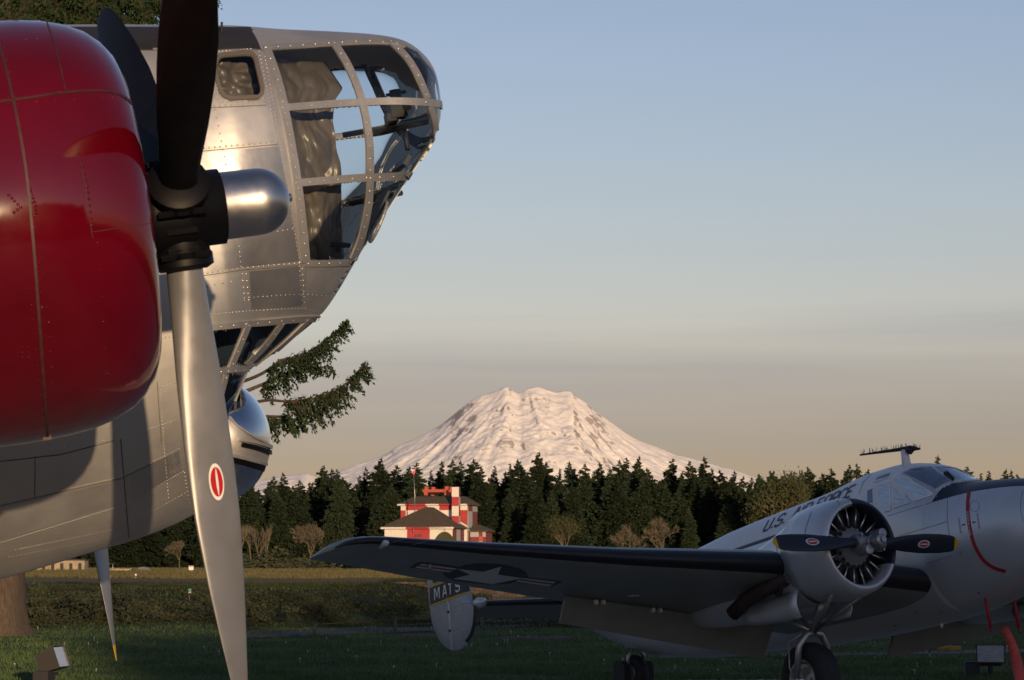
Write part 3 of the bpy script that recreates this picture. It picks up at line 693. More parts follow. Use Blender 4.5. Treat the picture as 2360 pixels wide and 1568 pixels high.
mb = MB(); strip_mesh(mb, sF, [zc(*p) for p in [(1032,733),(1066,684),(1106,629),(1161,574)]], 2.2, .0012, off=.0008, step=4); mb.build('glare_panel_edge', M['navy'], tp, smooth='auto')
mb = MB(); strip_mesh(mb, sF, [zc(*p) for p in [(1030,735),(1200,684),(1450,620),(1700,580),(1900,557),(2080,549)]], 2.4, .0012, off=.0008, step=4); mb.build('glare_panel_edge', M['navy'], tp, smooth='auto')
# cockpit glazing
WIN = [('cockpit_side_window',[(292,612),(366,582),(372,760),(292,760)],'shade'), ('cockpit_side_window',[(416,560),(552,516),(558,828),(490,850),(416,815)],'shade_light'), ('cockpit_quarter_window',[(583,546),(776,745),(587,808)],'shade_light'),
 ('cockpit_side_window',[(596,486),(680,436),(1042,650),(820,730)],'shade_light'), ('cockpit_roof_window',[(376,511),(412,456),(585,396),(550,461)],'shade'), ('windscreen_pane',[(690,416),(780,372),(900,347),(1008,341),(1240,508),(1130,565),(1068,602)],'shade'),
 ('windscreen_pane',[(1030,343),(1150,343),(1312,353),(1590,488),(1360,496),(1262,504)],'shade'), ('windscreen_pane',[(1332,356),(1450,378),(1640,480),(1612,486)],'shade_light')]
for nm, pl, m in WIN:
    q = [zc(*p) for p in pl]; mb = MB(); patch(mb, sF, q, .006, 5); mb.build(nm, M[m], tp)
    mb = MB(); strip_mesh(mb, sF, q + [q[0]], 2.6, .012, off=-.001, curve=False, step=5); mb.build('window_frame', M['white_top'] if 'wind' not in nm[:4] else M['skin2'], tp, smooth='auto')
    if m == 'shade_light' and nm != 'windscreen_pane':
        pass
for a, b in [((1160,430),(1265,505)), ((1185,420),(1275,500))]:
    mb = MB(); strip_mesh(mb, sF, [zc(*a), zc(*b)], 2.0, .03, off=.01, step=5, curve=False); mb.build('windscreen_wiper', M['matt_black'], tp, smooth='auto')
# lettering, stripe
mb = MB(); text_on(mb, sF, 'U.S. AIR FORCE', z2(1062,1204), z2(2160,757), (14.2,-27.0), w=.19, gap=.20, off=.004, step=5); mb.build('fuselage_lettering', M['navy'], tp)
STR = [zc(*p) for p in [(1447,615),(1432,720),(1431,850),(1449,1000),(1481,1150),(1533,1280),(1612,1400),(1722,1480),(1860,1524)]]
mb = MB(); strip_mesh(mb, sF, STR, 8.0, .002, off=.001, step=4); mb.build('propeller_warning_stripe', M['cover_red'], tp, smooth='auto')
def vtext(txt, A, B, wpx, hpx, m, nm, w=.17, off=.0055):
    mb = MB()
    for i, ch in enumerate(txt):
        t = (i + .5)/len(txt); cx, cy = A[0]+(B[0]-A[0])*t, A[1]+(B[1]-A[1])*t
        k = GLY[ch][0]/.6 if GLY[ch][0] else .3
        text_on(mb, sF, ch, (cx - wpx/2*k, cy + hpx/2 + .15*wpx), (cx + wpx/2*k, cy + hpx/2 - .15*wpx), (.05*hpx, -hpx), w=w, off=off, step=4)
    mb.build(nm, M[m], tp)
vtext('PROPELLER', zc(1428,845), zc(1466,1122), 3.0, 4.4, 'white', 'warning_lettering')
vtext('DANGER', zc(1329,918), zc(1355,1098), 2.6, 4.4, 'cover_red', 'warning_lettering', w=.15)
vtext('DANGER', zc(1538,865), zc(1565,1045), 2.6, 4.4, 'cover_red', 'warning_lettering', w=.15)
for a, b in [((1365,1002),(1405,988)), ((1522,962),(1480,974))]:
    mb = MB(); A, B = zc(*a), zc(*b); d = (B[0]-A[0], B[1]-A[1]); n = (-d[1], d[0])
    patch(mb, sF, [(A[0]+n[0]*.14, A[1]+n[1]*.14),(A[0]-n[0]*.14, A[1]-n[1]*.14),(A[0]+d[0]*.6-n[0]*.14, A[1]+d[1]*.6-n[1]*.14),(A[0]+d[0]*.6-n[0]*.34, A[1]+d[1]*.6-n[1]*.34),B,(A[0]+d[0]*.6+n[0]*.34, A[1]+d[1]*.6+n[1]*.34),(A[0]+d[0]*.6+n[0]*.14, A[1]+d[1]*.6+n[1]*.14)], .004, 4); mb.build('warning_arrow', M['cover_red'], tp)
rv2 = MB()
for ln, g in [([zc(520,895),zc(1020,735)],5), ([zc(510,868),zc(820,768),zc(1040,700)],4), ([zc(205,640),zc(260,500),zc(330,430)],5), ([zc(380,520),zc(560,470),zc(590,400)],4), ([zc(1190,700),zc(1188,850),zc(1192,960),zc(1206,1060),zc(1250,1300)],5), ([zc(660,1112),zc(900,1042),zc(1192,954)],5), ([zc(730,860),zc(735,980),zc(742,1110)],5), ([zc(960,1448),zc(1250,1348)],5), ([z2(330,1420),z2(800,1150),z2(1000,1080)],4), ([zc(1810,620),zc(1800,740),zc(1805,900)],6)]: rivet_line(rv2, sF, ln, g, .005)
tag(rv2.build('rivets', M['skin2'], tp), kind='stuff')
for ln in [[zc(1200,690),zc(1198,850),zc(1200,960),zc(1215,1060),zc(1260,1300)], [zc(660,1120),zc(900,1050),zc(1200,960)], [zc(520,900),zc(1030,740)], [zc(2055,610),zc(2025,720),zc(2030,850),zc(2055,960)], [zc(200,650),zc(245,520),zc(340,425)], [zc(1470,745),zc(1455,790),zc(1470,830),zc(1515,850),zc(1555,820),zc(1562,770),zc(1535,728),zc(1490,728),zc(1470,745)], [zc(960,1440),zc(1250,1340)]]:
    mb = MB(); strip_mesh(mb, sF, ln, .9, .001, off=.0006, curve=False, step=6); mb.build('panel_seam', M['seam'], tp, smooth=False)
# roof antenna: white mast with a dark arm and bird spikes
def tip(px, py, y=0): return tf.plane(px, py, 1, y)
ma = MB(); b0 = sF.hit(2090, 1072)[0]; b1 = tip(2084,1038,b0.y)
ma.tube([b0 - UPL*.03, b0.lerp(b1,.5), b1], [.055,.048,.043], 12)
mast = ma.build('antenna_mast', M['white'], tp)
arm = MB(); a0 = tip(1982,1049,b0.y-.1); a1 = tip(2075,1036,b0.y); a2 = tip(2098,1034,b0.y); a3 = tip(2121,1035,b0.y+.05)
arm.tube([a0, a1, a2, a3], [.010,.022,.035,.010], 8); arm.tube([a2 - Vector((.03,.0,.03)), a2 + Vector((.02,0,.0))], .045, 10); arm.build('antenna_arm', M['matt_black'], mast).location = (0,0,0)
sp = MB()
for k in range(90):
    t = random.random(); p = a0.lerp(a1, t*1.35) if k < 52 else a1.lerp(a3, random.uniform(-.1,1.0)); 
    if k < 52: p = a0.lerp(a1, min(t,1))
    sp.tube([p, p + UPL*random.uniform(.03,.07) + Vector((random.uniform(-.03,.03), random.uniform(-.04,.04), 0))], .0022, 3, cap=False)
tag(sp.build('bird_spikes', M['steel'], mast), kind='stuff').location = (0,0,0)
mb = MB(); w0 = tip(2363,1102,.15); mb.tube([sF.hit(1977,1118)[0], sF.hit(1977,1118)[0] + UPL*.01], .004, 6); mb.build('roof_stub', M['steel'], tp)
# ---- wings
ST_R = [(-.45,-.62,-3.30,-.31,.17),(-1.97,-.62,-3.25,-.16,.17),(-2.6,-.80,-3.22,-.075,.165),(-4.2,-1.14,-3.10,.035,.15),(-5.7,-1.48,-2.98,.175,.135),(-6.35,-1.64,-2.93,.25,.125),(-6.68,-1.73,-2.90,.29,.12),(-6.88,-1.79,-2.88,.305,.115),(-7.0,-1.85,-2.84,.305,.11),(-7.075,-1.96,-2.75,.30,.10),(-7.11,-2.14,-2.58,.285,.07)]; INC = .074
def INCF(y): return .076 - .0095*max(0, abs(y) - 2)
wr = wing_mesh(ST_R, n=30, boot=.05, inc=INCF)
wing_r = wr.build('wing', [M['grey_under'], M['boot']], tp)
wl = wing_mesh([(-s[0],)+s[1:] for s in ST_R], n=30, boot=.05, inc=INCF); wl.f = [f[::-1] for f in wl.f]; wl.build('wing', [M['grey_under'], M['boot']], tp)
sW = Surf(tf, wr); sW.far = 28.0
def zi(a, b): return (884.4 + a/4.905, 1210.9 + b/4.905)
patch_list = [('insig_blue', [zi(*p) for p in [(285,475),(405,412),(850,470),(930,445),(1050,432),(1200,432),(1340,445),(1460,468),(1560,500),(1612,535),(1630,575),(1625,590),(2022,635),(1905,692),(1480,640),(1440,655),(1330,666),(1180,668),(1030,655),(900,640),(780,615),(700,580),(662,545),(690,525)]], .003),
 ('insig', [zi(*p) for p in [(355,475),(430,430),(830,484),(745,527)]], .0045), ('insig_red', [zi(*p) for p in [(385,460),(408,447),(800,500),(770,514)]], .006),
 ('insig', [zi(*p) for p in [(1490,630),(1565,590),(1950,637),(1875,686)]], .0045), ('insig_red', [zi(*p) for p in [(1522,616),(1545,603),(1920,652),(1895,668)]], .006),
 ('insig', [zi(*p) for p in [(830,486),(1125,520),(1330,460),(1292,550),(1570,592),(1262,598),(1228,660),(1090,596),(780,598),(975,552)]], .006)]
for m, pl, off in patch_list:
    mb = MB(); patch(mb, sW, pl, off, 5); mb.build('wing_insignia', M[m], wing_r).location = (0,0,0)
rvw = MB()
for ln, g in [([(900,1270),(990,1246),(1000,1240)],4), ([(895,1255),(960,1230)],4), ([(1000,1277),(1300,1320)],7), ([(830,1262),(960,1290)],8), ([(1700,1395),(1620,1440)],6), ([(1055,1330),(1110,1337)],5), ([(1090,1310),(1160,1330)],5), ([(1090,1320),(1180,1336)],5), ([(975,1303),(1070,1316)],18)]: rivet_line(rvw, sW, ln, g, .0045)
tag(rvw.build('rivets', M['alu_frame'], wing_r), kind='stuff').location = (0,0,0)
tl = MB(); tl.tube([Vector((-1.88,-6.73,.27)), Vector((-1.74,-6.75,.27)), Vector((-1.69,-6.755,.27))], [.035,.035,.015], 12); tl.build('tip_light', M['lamp_glass'], wing_r).location = (0,0,0)
p, n = sW.hit(991,1300); mb = MB(); mb.tube([p, p + n*.06], [.035,.018], 8); mb.build('landing_light', M['alu_frame'], wing_r).location = (0,0,0)
p, n = sW.hit(1460,1374); mb = MB(); mb.revolve([(0,.07),(.006,.06),(.006,.0)], p, n, 18); mb.build('inspection_lamp', M['lamp_glass'], wing_r).location = (0,0,0)
# flaps hanging down
def wing_at(y): return [smooth_table([(abs(r[0]), r[k]) for r in ST_R], abs(y)) for k in (1,2,3)]
def flap(y0, y1, nm='flap'):
    mb = MB(); vs = []
    for y in (y0, y1):
        xl, xt, z = wing_at(y); k = (xl-xt)/2.6; hx = xt + .42*k
        h = Vector((hx, y, z - INCF(y)*(xl-hx) - .05*k)); e = h + Vector((-.24*k, 0, -.34*k)); th = Vector((-.03,0,.03))
        vs += [h, e, e + th*.3, h + th*1.4]
    mb.add(vs, [(0,1,5,4),(1,2,6,5),(2,3,7,6),(3,0,4,7),(0,3,2,1),(4,5,6,7)]); o = mb.build(nm, M['grey_under'], tp, smooth=False); return o
flap(-1.05, -3.9); flap(.80, 3.9)
for y in (-2.7,-3.5):
    xl, xt, z = wing_at(y); mb = MB()
    for d in (-.05,.05): mb.box((xt+.40, y+d, z - INCF(y)*(xl-xt-.4) - .08), (.05,.025,.05))
    tag(mb.build('flap_hinge', M['insig'], tp, smooth=False), kind='stuff')
# ---- tail
def stab(y): return smooth_table([(0,-7.0),(1.5,-7.15),(2.3,-7.28)], abs(y)), smooth_table([(0,-8.35),(1.5,-8.2),(2.3,-8.1)], abs(y))
st = [(y,)+stab(y)+(.45,.11) for y in (-2.28,-1.2,0,1.2,2.28)]
wing_mesh(st, n=16, boot=.06, inc=.05).build('tailplane', [M['grey_under'], M['boot']], tp)
M['fin_grey'] = mat('fin_grey', (.33,.35,.38), rough=.42, metal=.35, var=.06, vscale=5, bump=.05, bscale=12)
M['fin_blue'] = mat('fin_blue', (.010,.016,.032), rough=.42)
FINO = catmull([(-7.38,-.02+.45),(-7.32,.28+.1),(-7.36,.2),(-7.45,.06),(-7.60,-.03),(-7.80,-.085),(-8.0,-.06),(-8.18,.03),(-8.32,.17),(-8.41,.36),(-8.44,.6),(-8.44,.85),(-8.39,1.08),(-8.30,1.27),(-8.16,1.40),(-8.0,1.45),(-7.84,1.42),(-7.70,1.30),(-7.58,1.08),(-7.48,.80),(-7.40,.6)], 3)
for y in (-2.3, 2.3):
    mb = MB(); n = len(FINO); vs = []; fs = []
    cx, cz = -7.92, .62
    for side in (-1, 1):
        for k in (1.0, .94, .8, .5, 0.02):
            for (x, z) in FINO: vs.append(Vector((cx + (x-cx)*k, y + side*.055*math.sqrt(max(0, 1-k*k))*(.8+.2*k) , cz + (z-cz)*k)))
    for b in (0, 5):
        for r in range(4):
            for i in range(n):
                j = (i+1) % n; f = ((b+r)*n+i, (b+r)*n+j, (b+r+1)*n+j, (b+r+1)*n+i); fs.append(f if b else f[::-1])
    vs = [Vector((v.x+.15, v.y, v.z)) for v in vs]; mb.add(vs, fs); mi = []
    for f in fs:
        c = (vs[f[0]]+vs[f[1]]+vs[f[2]]+vs[f[3]])/4; edge = max(vs[f[i]].z for i in range(4))
        m = 0
        if c.z > 1.22: m = 2
        if c.z < .42 and c.x > -7.47 - .12*(c.z) and abs(c.y-y) < .022: m = 1
        mi.append(m)
    mb.m = mi; fin = mb.build('tail_fin', [M['fin_grey'], M['boot'], M['yellow']], tp)
    if y < 0:
        sFin = Surf(tf, mb); sFin.far = 35.3
        def dec(pl, m, off, nm): 
            q = MB(); patch(q, sFin, pl, off, 6); q.build(nm, M[m], fin).location = (0,0,0)
        dec([zi(*p) for p in [(519,705),(725,622),(1000,560),(1005,742),(860,782),(725,832),(526,905)]], 'fin_blue', .003, 'fin_band')
        dec([zi(*p) for p in [(519,692),(640,643),(730,610),(1000,540),(1000,560),(730,634),(519,712)]], 'yellow', .005, 'fin_stripe')
        dec([zi(*p) for p in [(526,903),(725,827),(860,777),(1006,735),(1007,752),(860,797),(725,847),(526,921)]], 'yellow', .005, 'fin_stripe')
        q = MB()
        for ch, A_, B_ in [('M',(582,846),(636,826)),('A',(676,812),(717,797)),('T',(738,789),(781,773)),('S',(820,754),(862,738))]: text_on(q, sFin, ch, zi(*A_), zi(*B_), (-.8,-24.5), w=.17, off=.0075, step=4)
        q.build('fin_lettering', M['white'], fin).location = (0,0,0)
        q = MB(); text_on(q, sFin, 'EI', zi(570,640), zi(690,596), (-.8,-24.5), w=.2, gap=.3, off=.007, step=4); q.build('fin_lettering', M['fin_blue'], fin).location = (0,0,0)
        q = MB(); strip_mesh(q, sFin, [zi(*p) for p in [(722,850),(738,900),(748,1050),(765,1250),(780,1420)]], 3.2, .012, off=-.002, step=6); q.build('rudder_hinge_line', M['skin2'], fin, smooth='auto').location = (0,0,0)
        q = MB()
        for z in [(738,980),(755,1193)]:
            p, nn = sFin.hit(*zi(*z)); q.box(p, (.05,.03,.03))
        tag(q.build('hinge_bolts', M['matt_black'], fin, smooth=False), kind='stuff').location = (0,0,0)
        q = MB()
        for ln in [[(545,1062),(690,1005)],[(800,1015),(862,995),(858,880),(800,890)],[(610,1258),(720,1215)],[(780,1215),(960,1160)],[(880,860),(980,860)]]: strip_mesh(q, sFin, [zi(*p) for p in ln], 1.0, .002, off=.0, curve=False, step=6)
        tag(q.build('fin_panel_lines', M['skin2'], fin, smooth=False), kind='stuff').location = (0,0,0)
        q = MB(); q.revolve([(-.14,.03),(0,.07),(.1,.06),(.17,.01)], (-7.2, y+.06, .44), (1,0,0), 12); q.build('tailplane_fairing', M['skin2'], fin).location = (0,0,0)
# ---- engines
CW2 = [(-.32,.395),(-.2,.405),(-.12,.418),(-.085,.432),(-.075,.45),(-.085,.47),(-.12,.495),(-.18,.515),(-.28,.53),(-.45,.535),(-.62,.53),(-.8,.515)]
CH2 = [(0,.10),(.12,.10),(.25,.13),(.4,.185),(.6,.215),(.8,.205),(.92,.175),(.975,.12),(.995,.05),(1,.01)]
BE2 = [(0,42),(.2,38),(.4,30),(.6,24),(.8,20),(1,17)]; TH2 = [(0,.10),(.12,.10),(.25,.07),(.45,.042),(.7,.024),(1,.006)]
R2 = 1.255
def t_engine(yo):
    c = MB(); c.revolve(CW2, (0,yo,0), (1,0,0), 80); ncol = 80; mi = []
    for i in range(len(CW2)-1):
        for k in range(80):
            a = 2*math.pi*(k+.5)/80; cy = -math.sin(a); cz = math.cos(a)   # inboard upper quarter painted against glare
            v = c.v[i*80+k]; dy, dz = v[1]-yo, v[2]; ins = dy*(-1 if yo > 0 else 1)
            ang = math.degrees(math.atan2(ins, dz)); mi.append(1 if -8 < ang < 118 else 0)
    c.m = mi; cw = c.build('cowling', [M['skin2'], M['navy']], tp)
    s = cw.modifiers.new('t','SOLIDIFY'); s.thickness = .008; s.offset = -1
    nb = MB(); vs = []; NS = 44
    stn = [(-.76,.495,.505,0),(-1.0,.40,.48,-.01),(-1.3,.29,.46,-.03),(-1.7,.17,.43,-.08),(-2.1,.08,.39,-.13),(-2.5,.02,.33,-.18),(-2.9,-.05,.25,-.22),(-3.3,-.1,.15,-.25),(-3.6,-.16,.03,-.27)]
    for (x, up, wd, zc_) in stn:
        for k in range(NS):
            a = 2*math.pi*k/NS; sn = math.sin(a); vs.append(Vector((x, yo + wd*math.cos(a), zc_ + (max(.02,up-zc_) if sn > 0 else max(.02, wd*1.06))*sn)))
    nb.add(vs, [(i*NS+k, (i+1)*NS+k, (i+1)*NS+(k+1)%NS, i*NS+(k+1)%NS) for i in range(len(stn)-1) for k in range(NS)]); nac = nb.build('nacelle', M['skin2'], tp)
    d = MB(); d.revolve([(-.40,0),(-.40,.52)], (0,yo,0), (1,0,0), 40); d.build('engine_firewall', M['dark'], cw).location = (0,0,0)
    d = MB(); d.revolve([(-.38,.23),(-.25,.225),(-.22,.20),(-.16,.17),(-.10,.12),(-.06,.09),(.02,.08)], (0,yo,0), (1,0,0), 40)
    for k in range(18):
        a = 2*math.pi*k/18; d.tube([Vector((-.215,yo+math.sin(a)*.19,math.cos(a)*.19)), Vector((-.195,yo+math.sin(a)*.19,math.cos(a)*.19))], .014, 6)
    d.build('crankcase', M['crank'], cw).location = (0,0,0)
    for k in range(9):
        a = 2*math.pi*(k+.5)/9; q = Vector((0,math.sin(a),math.cos(a))); t = Vector((0,math.cos(a),-math.sin(a)))
        e = MB(); o0 = Vector((-.30,yo,0)); rr = []; pts = []
        for j in range(15): pts.append(o0 + q*(.2+.018*j)); rr.append(.062 if j % 2 else .072)
        e.tube(pts, rr, 12); e.build('cylinder', M['matt_black'], cw).location = (0,0,0)
        for sdx in (-1, 1):
            e = MB(); e.tube([Vector((-.205,yo,0)) + q*.205 + t*.035*sdx, Vector((-.185,yo,0)) + q*.40 + t*.07*sdx], .0105, 8); e.build('pushrod_tube', M['push'], cw).location = (0,0,0)
            e = MB(); e.tube([Vector((-.206,yo,0)) + q*.20 + t*.035*sdx, Vector((-.203,yo,0)) + q*.228 + t*.039*sdx], .018, 8); e.build('tube_boot', M['matt_black'], cw).location = (0,0,0)
    # propeller
    h = MB(); h.revolve([(-.08,.07),(.0,.075),(.10,.075),(.12,.06)], (0,yo,0), (1,0,0), 24); hub = h.build('propeller', M['steel'], tp)
    h = MB()
    for s in (-1,1):
        h.tube([Vector((.02,yo,0)), Vector((.02,yo+s*.10,0)), Vector((.02,yo+s*.105,0)), Vector((.02,yo+s*.18,0)), Vector((.02,yo+s*.185,0))], [.075,.075,.09,.09,.06], 20)
        b = Vector((.05,yo+s*.10,s*.085)); h.tube([b - Vector((.05,0,0)), b + Vector((.11,0,0)), b + Vector((.115,0,0))], [.052,.052,.03], 18)
        for t in (-1,1):
            b = Vector((.09,yo+s*.14,t*.08)); h.tube([b - Vector((.02,0,0)), b + Vector((.02,0,0))], .012, 6)
    h.tube([Vector((.08,yo,0)), Vector((.15,yo,0)), Vector((.155,yo,0)), Vector((.25,yo,0)), Vector((.262,yo,0))], [.055,.055,.066,.066,.05], 22); h.tube([Vector((.262,yo,0)), Vector((.285,yo,0))], [.036,.033], 6)
    h.build('hub_barrel', M['steel'], hub, smooth='auto').location = (0,0,0)
    for a in (-math.pi/2, math.pi/2):
        bl = make_blade(a, R2, .10, CH2, BE2, TH2, ns=8, nr=30, both=True); bl.v = [(v[0]+.02, v[1]+yo, v[2]) for v in bl.v]; bl.build('blade', [M['navy'], M['black'], M['yellow']], hub).location = (0,0,0)
        w_, r_ = MB(), MB(); blade_decal(a, R2, .60*R2, .085, .20, CH2, BE2, TH2, w_, r_)
        for z in (w_, r_): z.v = [(v[0]+.02, v[1]+yo, v[2]) for v in z.v]
        w_.build('decal_border', M['white'], hub).location = (0,0,0); r_.build('decal', M['insig_red'], hub).location = (0,0,0)
    # undercarriage
    wc = gnd(-.95, yo) + UPL*.40
    w = MB(); w.revolve([(-.115,.21),(-.14,.27),(-.135,.335),(-.10,.382),(-.04,.40),(.04,.40),(.10,.382),(.135,.335),(.14,.27),(.115,.21)], wc, (0,1,0), 40); tyre = w.build('main_wheel', M['rubber'], tp)
    w = MB(); w.revolve([(-.118,.0),(-.118,.05),(-.10,.08),(-.085,.17),(-.118,.205),(-.118,.222),(.118,.222),(.10,.17),(.10,0)], wc, (0,1,0), 32)
    for k in range(10):
        a = 2*math.pi*k/10; q = wc + Vector((math.cos(a)*.125,-.10,math.sin(a)*.125)); w.tube([q, q + Vector((0,-.012,0))], .011, 6)
    w.build('wheel_rim', M['steel'], tyre, smooth='auto').location = (0,0,0)
    top_c = Vector((-.78,yo,-.42)); knee = wc + UPL*.50 + Vector((.05,0,0))
    g = MB(); g.tube([top_c, knee], [.05,.045], 12)
    for s in (-1,1):
        g.tube([knee, knee + Vector((.0,s*.10,-.02)), wc + UPL*.36 + Vector((.04,s*.19,0)), wc + Vector((0,s*.19,0))], [.04,.042,.038,.034], 10)
        g.tube([knee, Vector((-.35,yo+s*.22,-.46))], .022, 8); g.tube([knee, Vector((-1.5,yo+s*.16,-.5))], .026, 8)
    g.tube([wc + Vector((0,-.22,0)), wc + Vector((0,.22,0))], .035, 10); g.tube([Vector((-.40,yo-.2,-.46)), Vector((-.40,yo+.2,-.46))], .02, 8)
    g.build('gear_strut', M['steel'], tp)
    g = MB(); g.tube([knee + Vector((-.02,-.12,0)), wc + UPL*.42 + Vector((-.12,-.20,0)), wc + UPL*.15 + Vector((-.10,-.21,0)), wc + Vector((-.03,-.2,-.02))], .008, 6); g.build('brake_line', M['steel'], tp)
    for s in (-1,1):
        dm = MB(); vs = []
        for i in range(8):
            x = -.78 - .95*i/7
            for j in range(5):
                v = j/4; vs.append(Vector((x, yo + s*(.33 + .05*math.sin(v*math.pi)), -.36 - .30*v*(1 - .35*(i/7)**2) - .05*i/7)))
        dm.add(vs, [(i*5+j, i*5+j+1, (i+1)*5+j+1, (i+1)*5+j) for i in range(7) for j in range(4)]); o = dm.build('gear_door', M['skin2'], tp); sd = o.modifiers.new('t','SOLIDIFY'); sd.thickness = .012
    # exhaust
    o = -1 if yo < 0 else 1
    ex = MB(); ex.tube([Vector((-.85,yo+o*.42,-.22)), Vector((-1.1,yo+o*.50,-.30)), Vector((-1.4,yo+o*.56,-.38)), Vector((-1.62,yo+o*.60,-.50))], [.085,.088,.085,.082], 16, cap=False); e = ex.build('exhaust_pipe', M['exhaust'], tp); sd = e.modifiers.new('t','SOLIDIFY'); sd.thickness = .008
    rc = MB(); rc.revolve([(0,.17),(.01,.15),(.012,0)], Vector((-1.0,yo+o*.468,-.24)), Vector((-.2,o,-.22)), 20); rc.build('exhaust_recess', M['dark'], tp)
    # inboard leading edge cuff
    if o < 0:
        sN = Surf(tf, c); sN.far = 28.5; sN2 = Surf(tf, nb); sN2.far = 29
        q = MB()
        for ln in [[(1790,1258),(1793,1300),(1800,1330)],[(1845,1310),(1920,1296)],[(1800,1330),(1870,1318)]]: strip_mesh(q, sN2, ln, 1.2, .002, off=0, curve=False, step=6)
        for ln in [[(1870,1180),(1858,1215),(1850,1260)],[(1925,1135),(1935,1165)]]: strip_mesh(q, sN, ln, 1.0, .002, off=0, curve=False, step=6)
        tag(q.build('cowl_panel_lines', M['seam'], tp, smooth=False), kind='stuff')
M['crank'] = mat('crankcase_grey', (.30,.33,.33), rough=.5, metal=.4, var=.12, vscale=25)
M['push'] = mat('bright_tube', (.58,.57,.55), rough=.28, metal=.9)
t_engine(-1.97); t_engine(1.97)
# tail wheel
wc = gnd(-7.05, 0) + UPL*.24
w = MB(); w.revolve([(-.07,.10),(-.085,.15),(-.07,.21),(-.03,.235),(.03,.235),(.07,.21),(.085,.15),(.07,.10)], wc, (0,1,0), 28); tw = w.build('tail_wheel', M['rubber'], tp)
w = MB(); w.revolve([(-.075,0),(-.07,.09),(-.072,.105),(.072,.105),(.07,.09),(.075,0)], wc, (0,1,0), 20); w.build('wheel_rim', M['steel'], tw).location = (0,0,0)
g = MB(); k0 = wc + UPL*.33 + Vector((.05,0,0))
for s in (-1,1): g.tube([k0, wc + UPL*.22 + Vector((.03,s*.12,0)), wc + Vector((0,s*.11,0))], [.03,.028,.022], 8)
g.tube([k0, Vector((-6.95,0,.12))], .035, 10); g.tube([k0, Vector((-7.4,0,.1))], .022, 8); g.build('tail_gear_strut', M['steel'], tp)
# pitot tubes with red sleeves, ribbon, belly fittings
for px, py0, py1, y in [(2264,1335,1455,-.25),(2329,1335,1455,.25)]:
    a = tf.plane(px, py0, 1, y); b = tf.plane(px+19, py1-8, 1, y); b2 = tf.plane(px+21, py1+2, 1, y)
    up0 = sF.bvh.find_nearest(a)[0]
    mb = MB(); mb.tube([up0, a, a.lerp(b,.02)], .02, 8); mb.build('pitot_mast', M['steel'], tp)
    mb = MB(); mb.tube([a, b], .0185, 10); mb.tube([b, b2], .011, 8); mb.build('pitot_cover', M['cover_red'], tp)
a = tf.plane(2315,1445,1,.0); rb = MB(); vs = []
for i in range(14):
    t = i/13; p = tf.plane(2313 + 62*t**.85, 1446 + 190*t, 1, .02); wv = .045 + .02*math.sin(t*5); d = Vector((.5,.6,.1)).normalized()
    vs += [p - d*wv + Vector((0,.04*math.sin(t*7),0)), p + d*wv]
rb.add(vs, [(2*i,2*i+1,2*i+3,2*i+2) for i in range(13)]); o = rb.build('warning_ribbon', M['ribbon']); o.matrix_world = Matrix.Translation(tf.O) @ tf.rot.to_4x4(); tag(o, 'faded red warning ribbon hanging below the transport nose', 'ribbon'); o.modifiers.new('t','SOLIDIFY').thickness = .004
mb = MB(); mb.tube([tf.plane(2022,1425,1,-.2), tf.plane(2024,1448,1,-.2)], .012, 8); mb.tube([tf.plane(2003,1453,1,-.2), tf.plane(2044,1446,1,-.2)], .016, 8); mb.tube([tf.plane(2021,1408,1,-.2), tf.plane(2022,1426,1,-.2)], .014, 8); mb.build('belly_antenna', M['matt_black'], tp)
for px, py in [(2127,1425),(2070,1392),(2278,1390),(2170,1437)]:
    p = tf.plane(px, py, 1, .0); q = MB(); q.tube([p, p - UPL*.05], [.02,.013], 8); q.build('drain_fitting', M['insig'], tp)
# wheel chocks
def chock(c, lab):
    mb = MB(); mb.box((0,0,.17), (.09,.24,.34)); vs = [Vector((-.045,-.12,.34)),Vector((.045,-.12,.34)),Vector((.045,.12,.34)),Vector((-.045,.12,.34)),Vector((-.045,-.05,.40)),Vector((.045,-.05,.40)),Vector((.045,.05,.40)),Vector((-.045,.05,.40))]
    mb.add(vs, [(4,5,6,7),(0,1,5,4),(1,2,6,5),(2,3,7,6),(3,0,4,7)]); o = mb.build('wheel_chock', M['matt_black'], smooth=False); o.location = c; o.rotation_euler = (0,0,gT); tag(o, lab, 'chock', 'chocks at the tail wheel'); return o
w0 = tf.w(wc); chock((w0.x - .17, w0.y - .05, 0), 'black wooden chock left of the transport tail wheel'); chock((w0.x + .14, w0.y + .06, 0), 'black wooden chock right of the transport tail wheel')
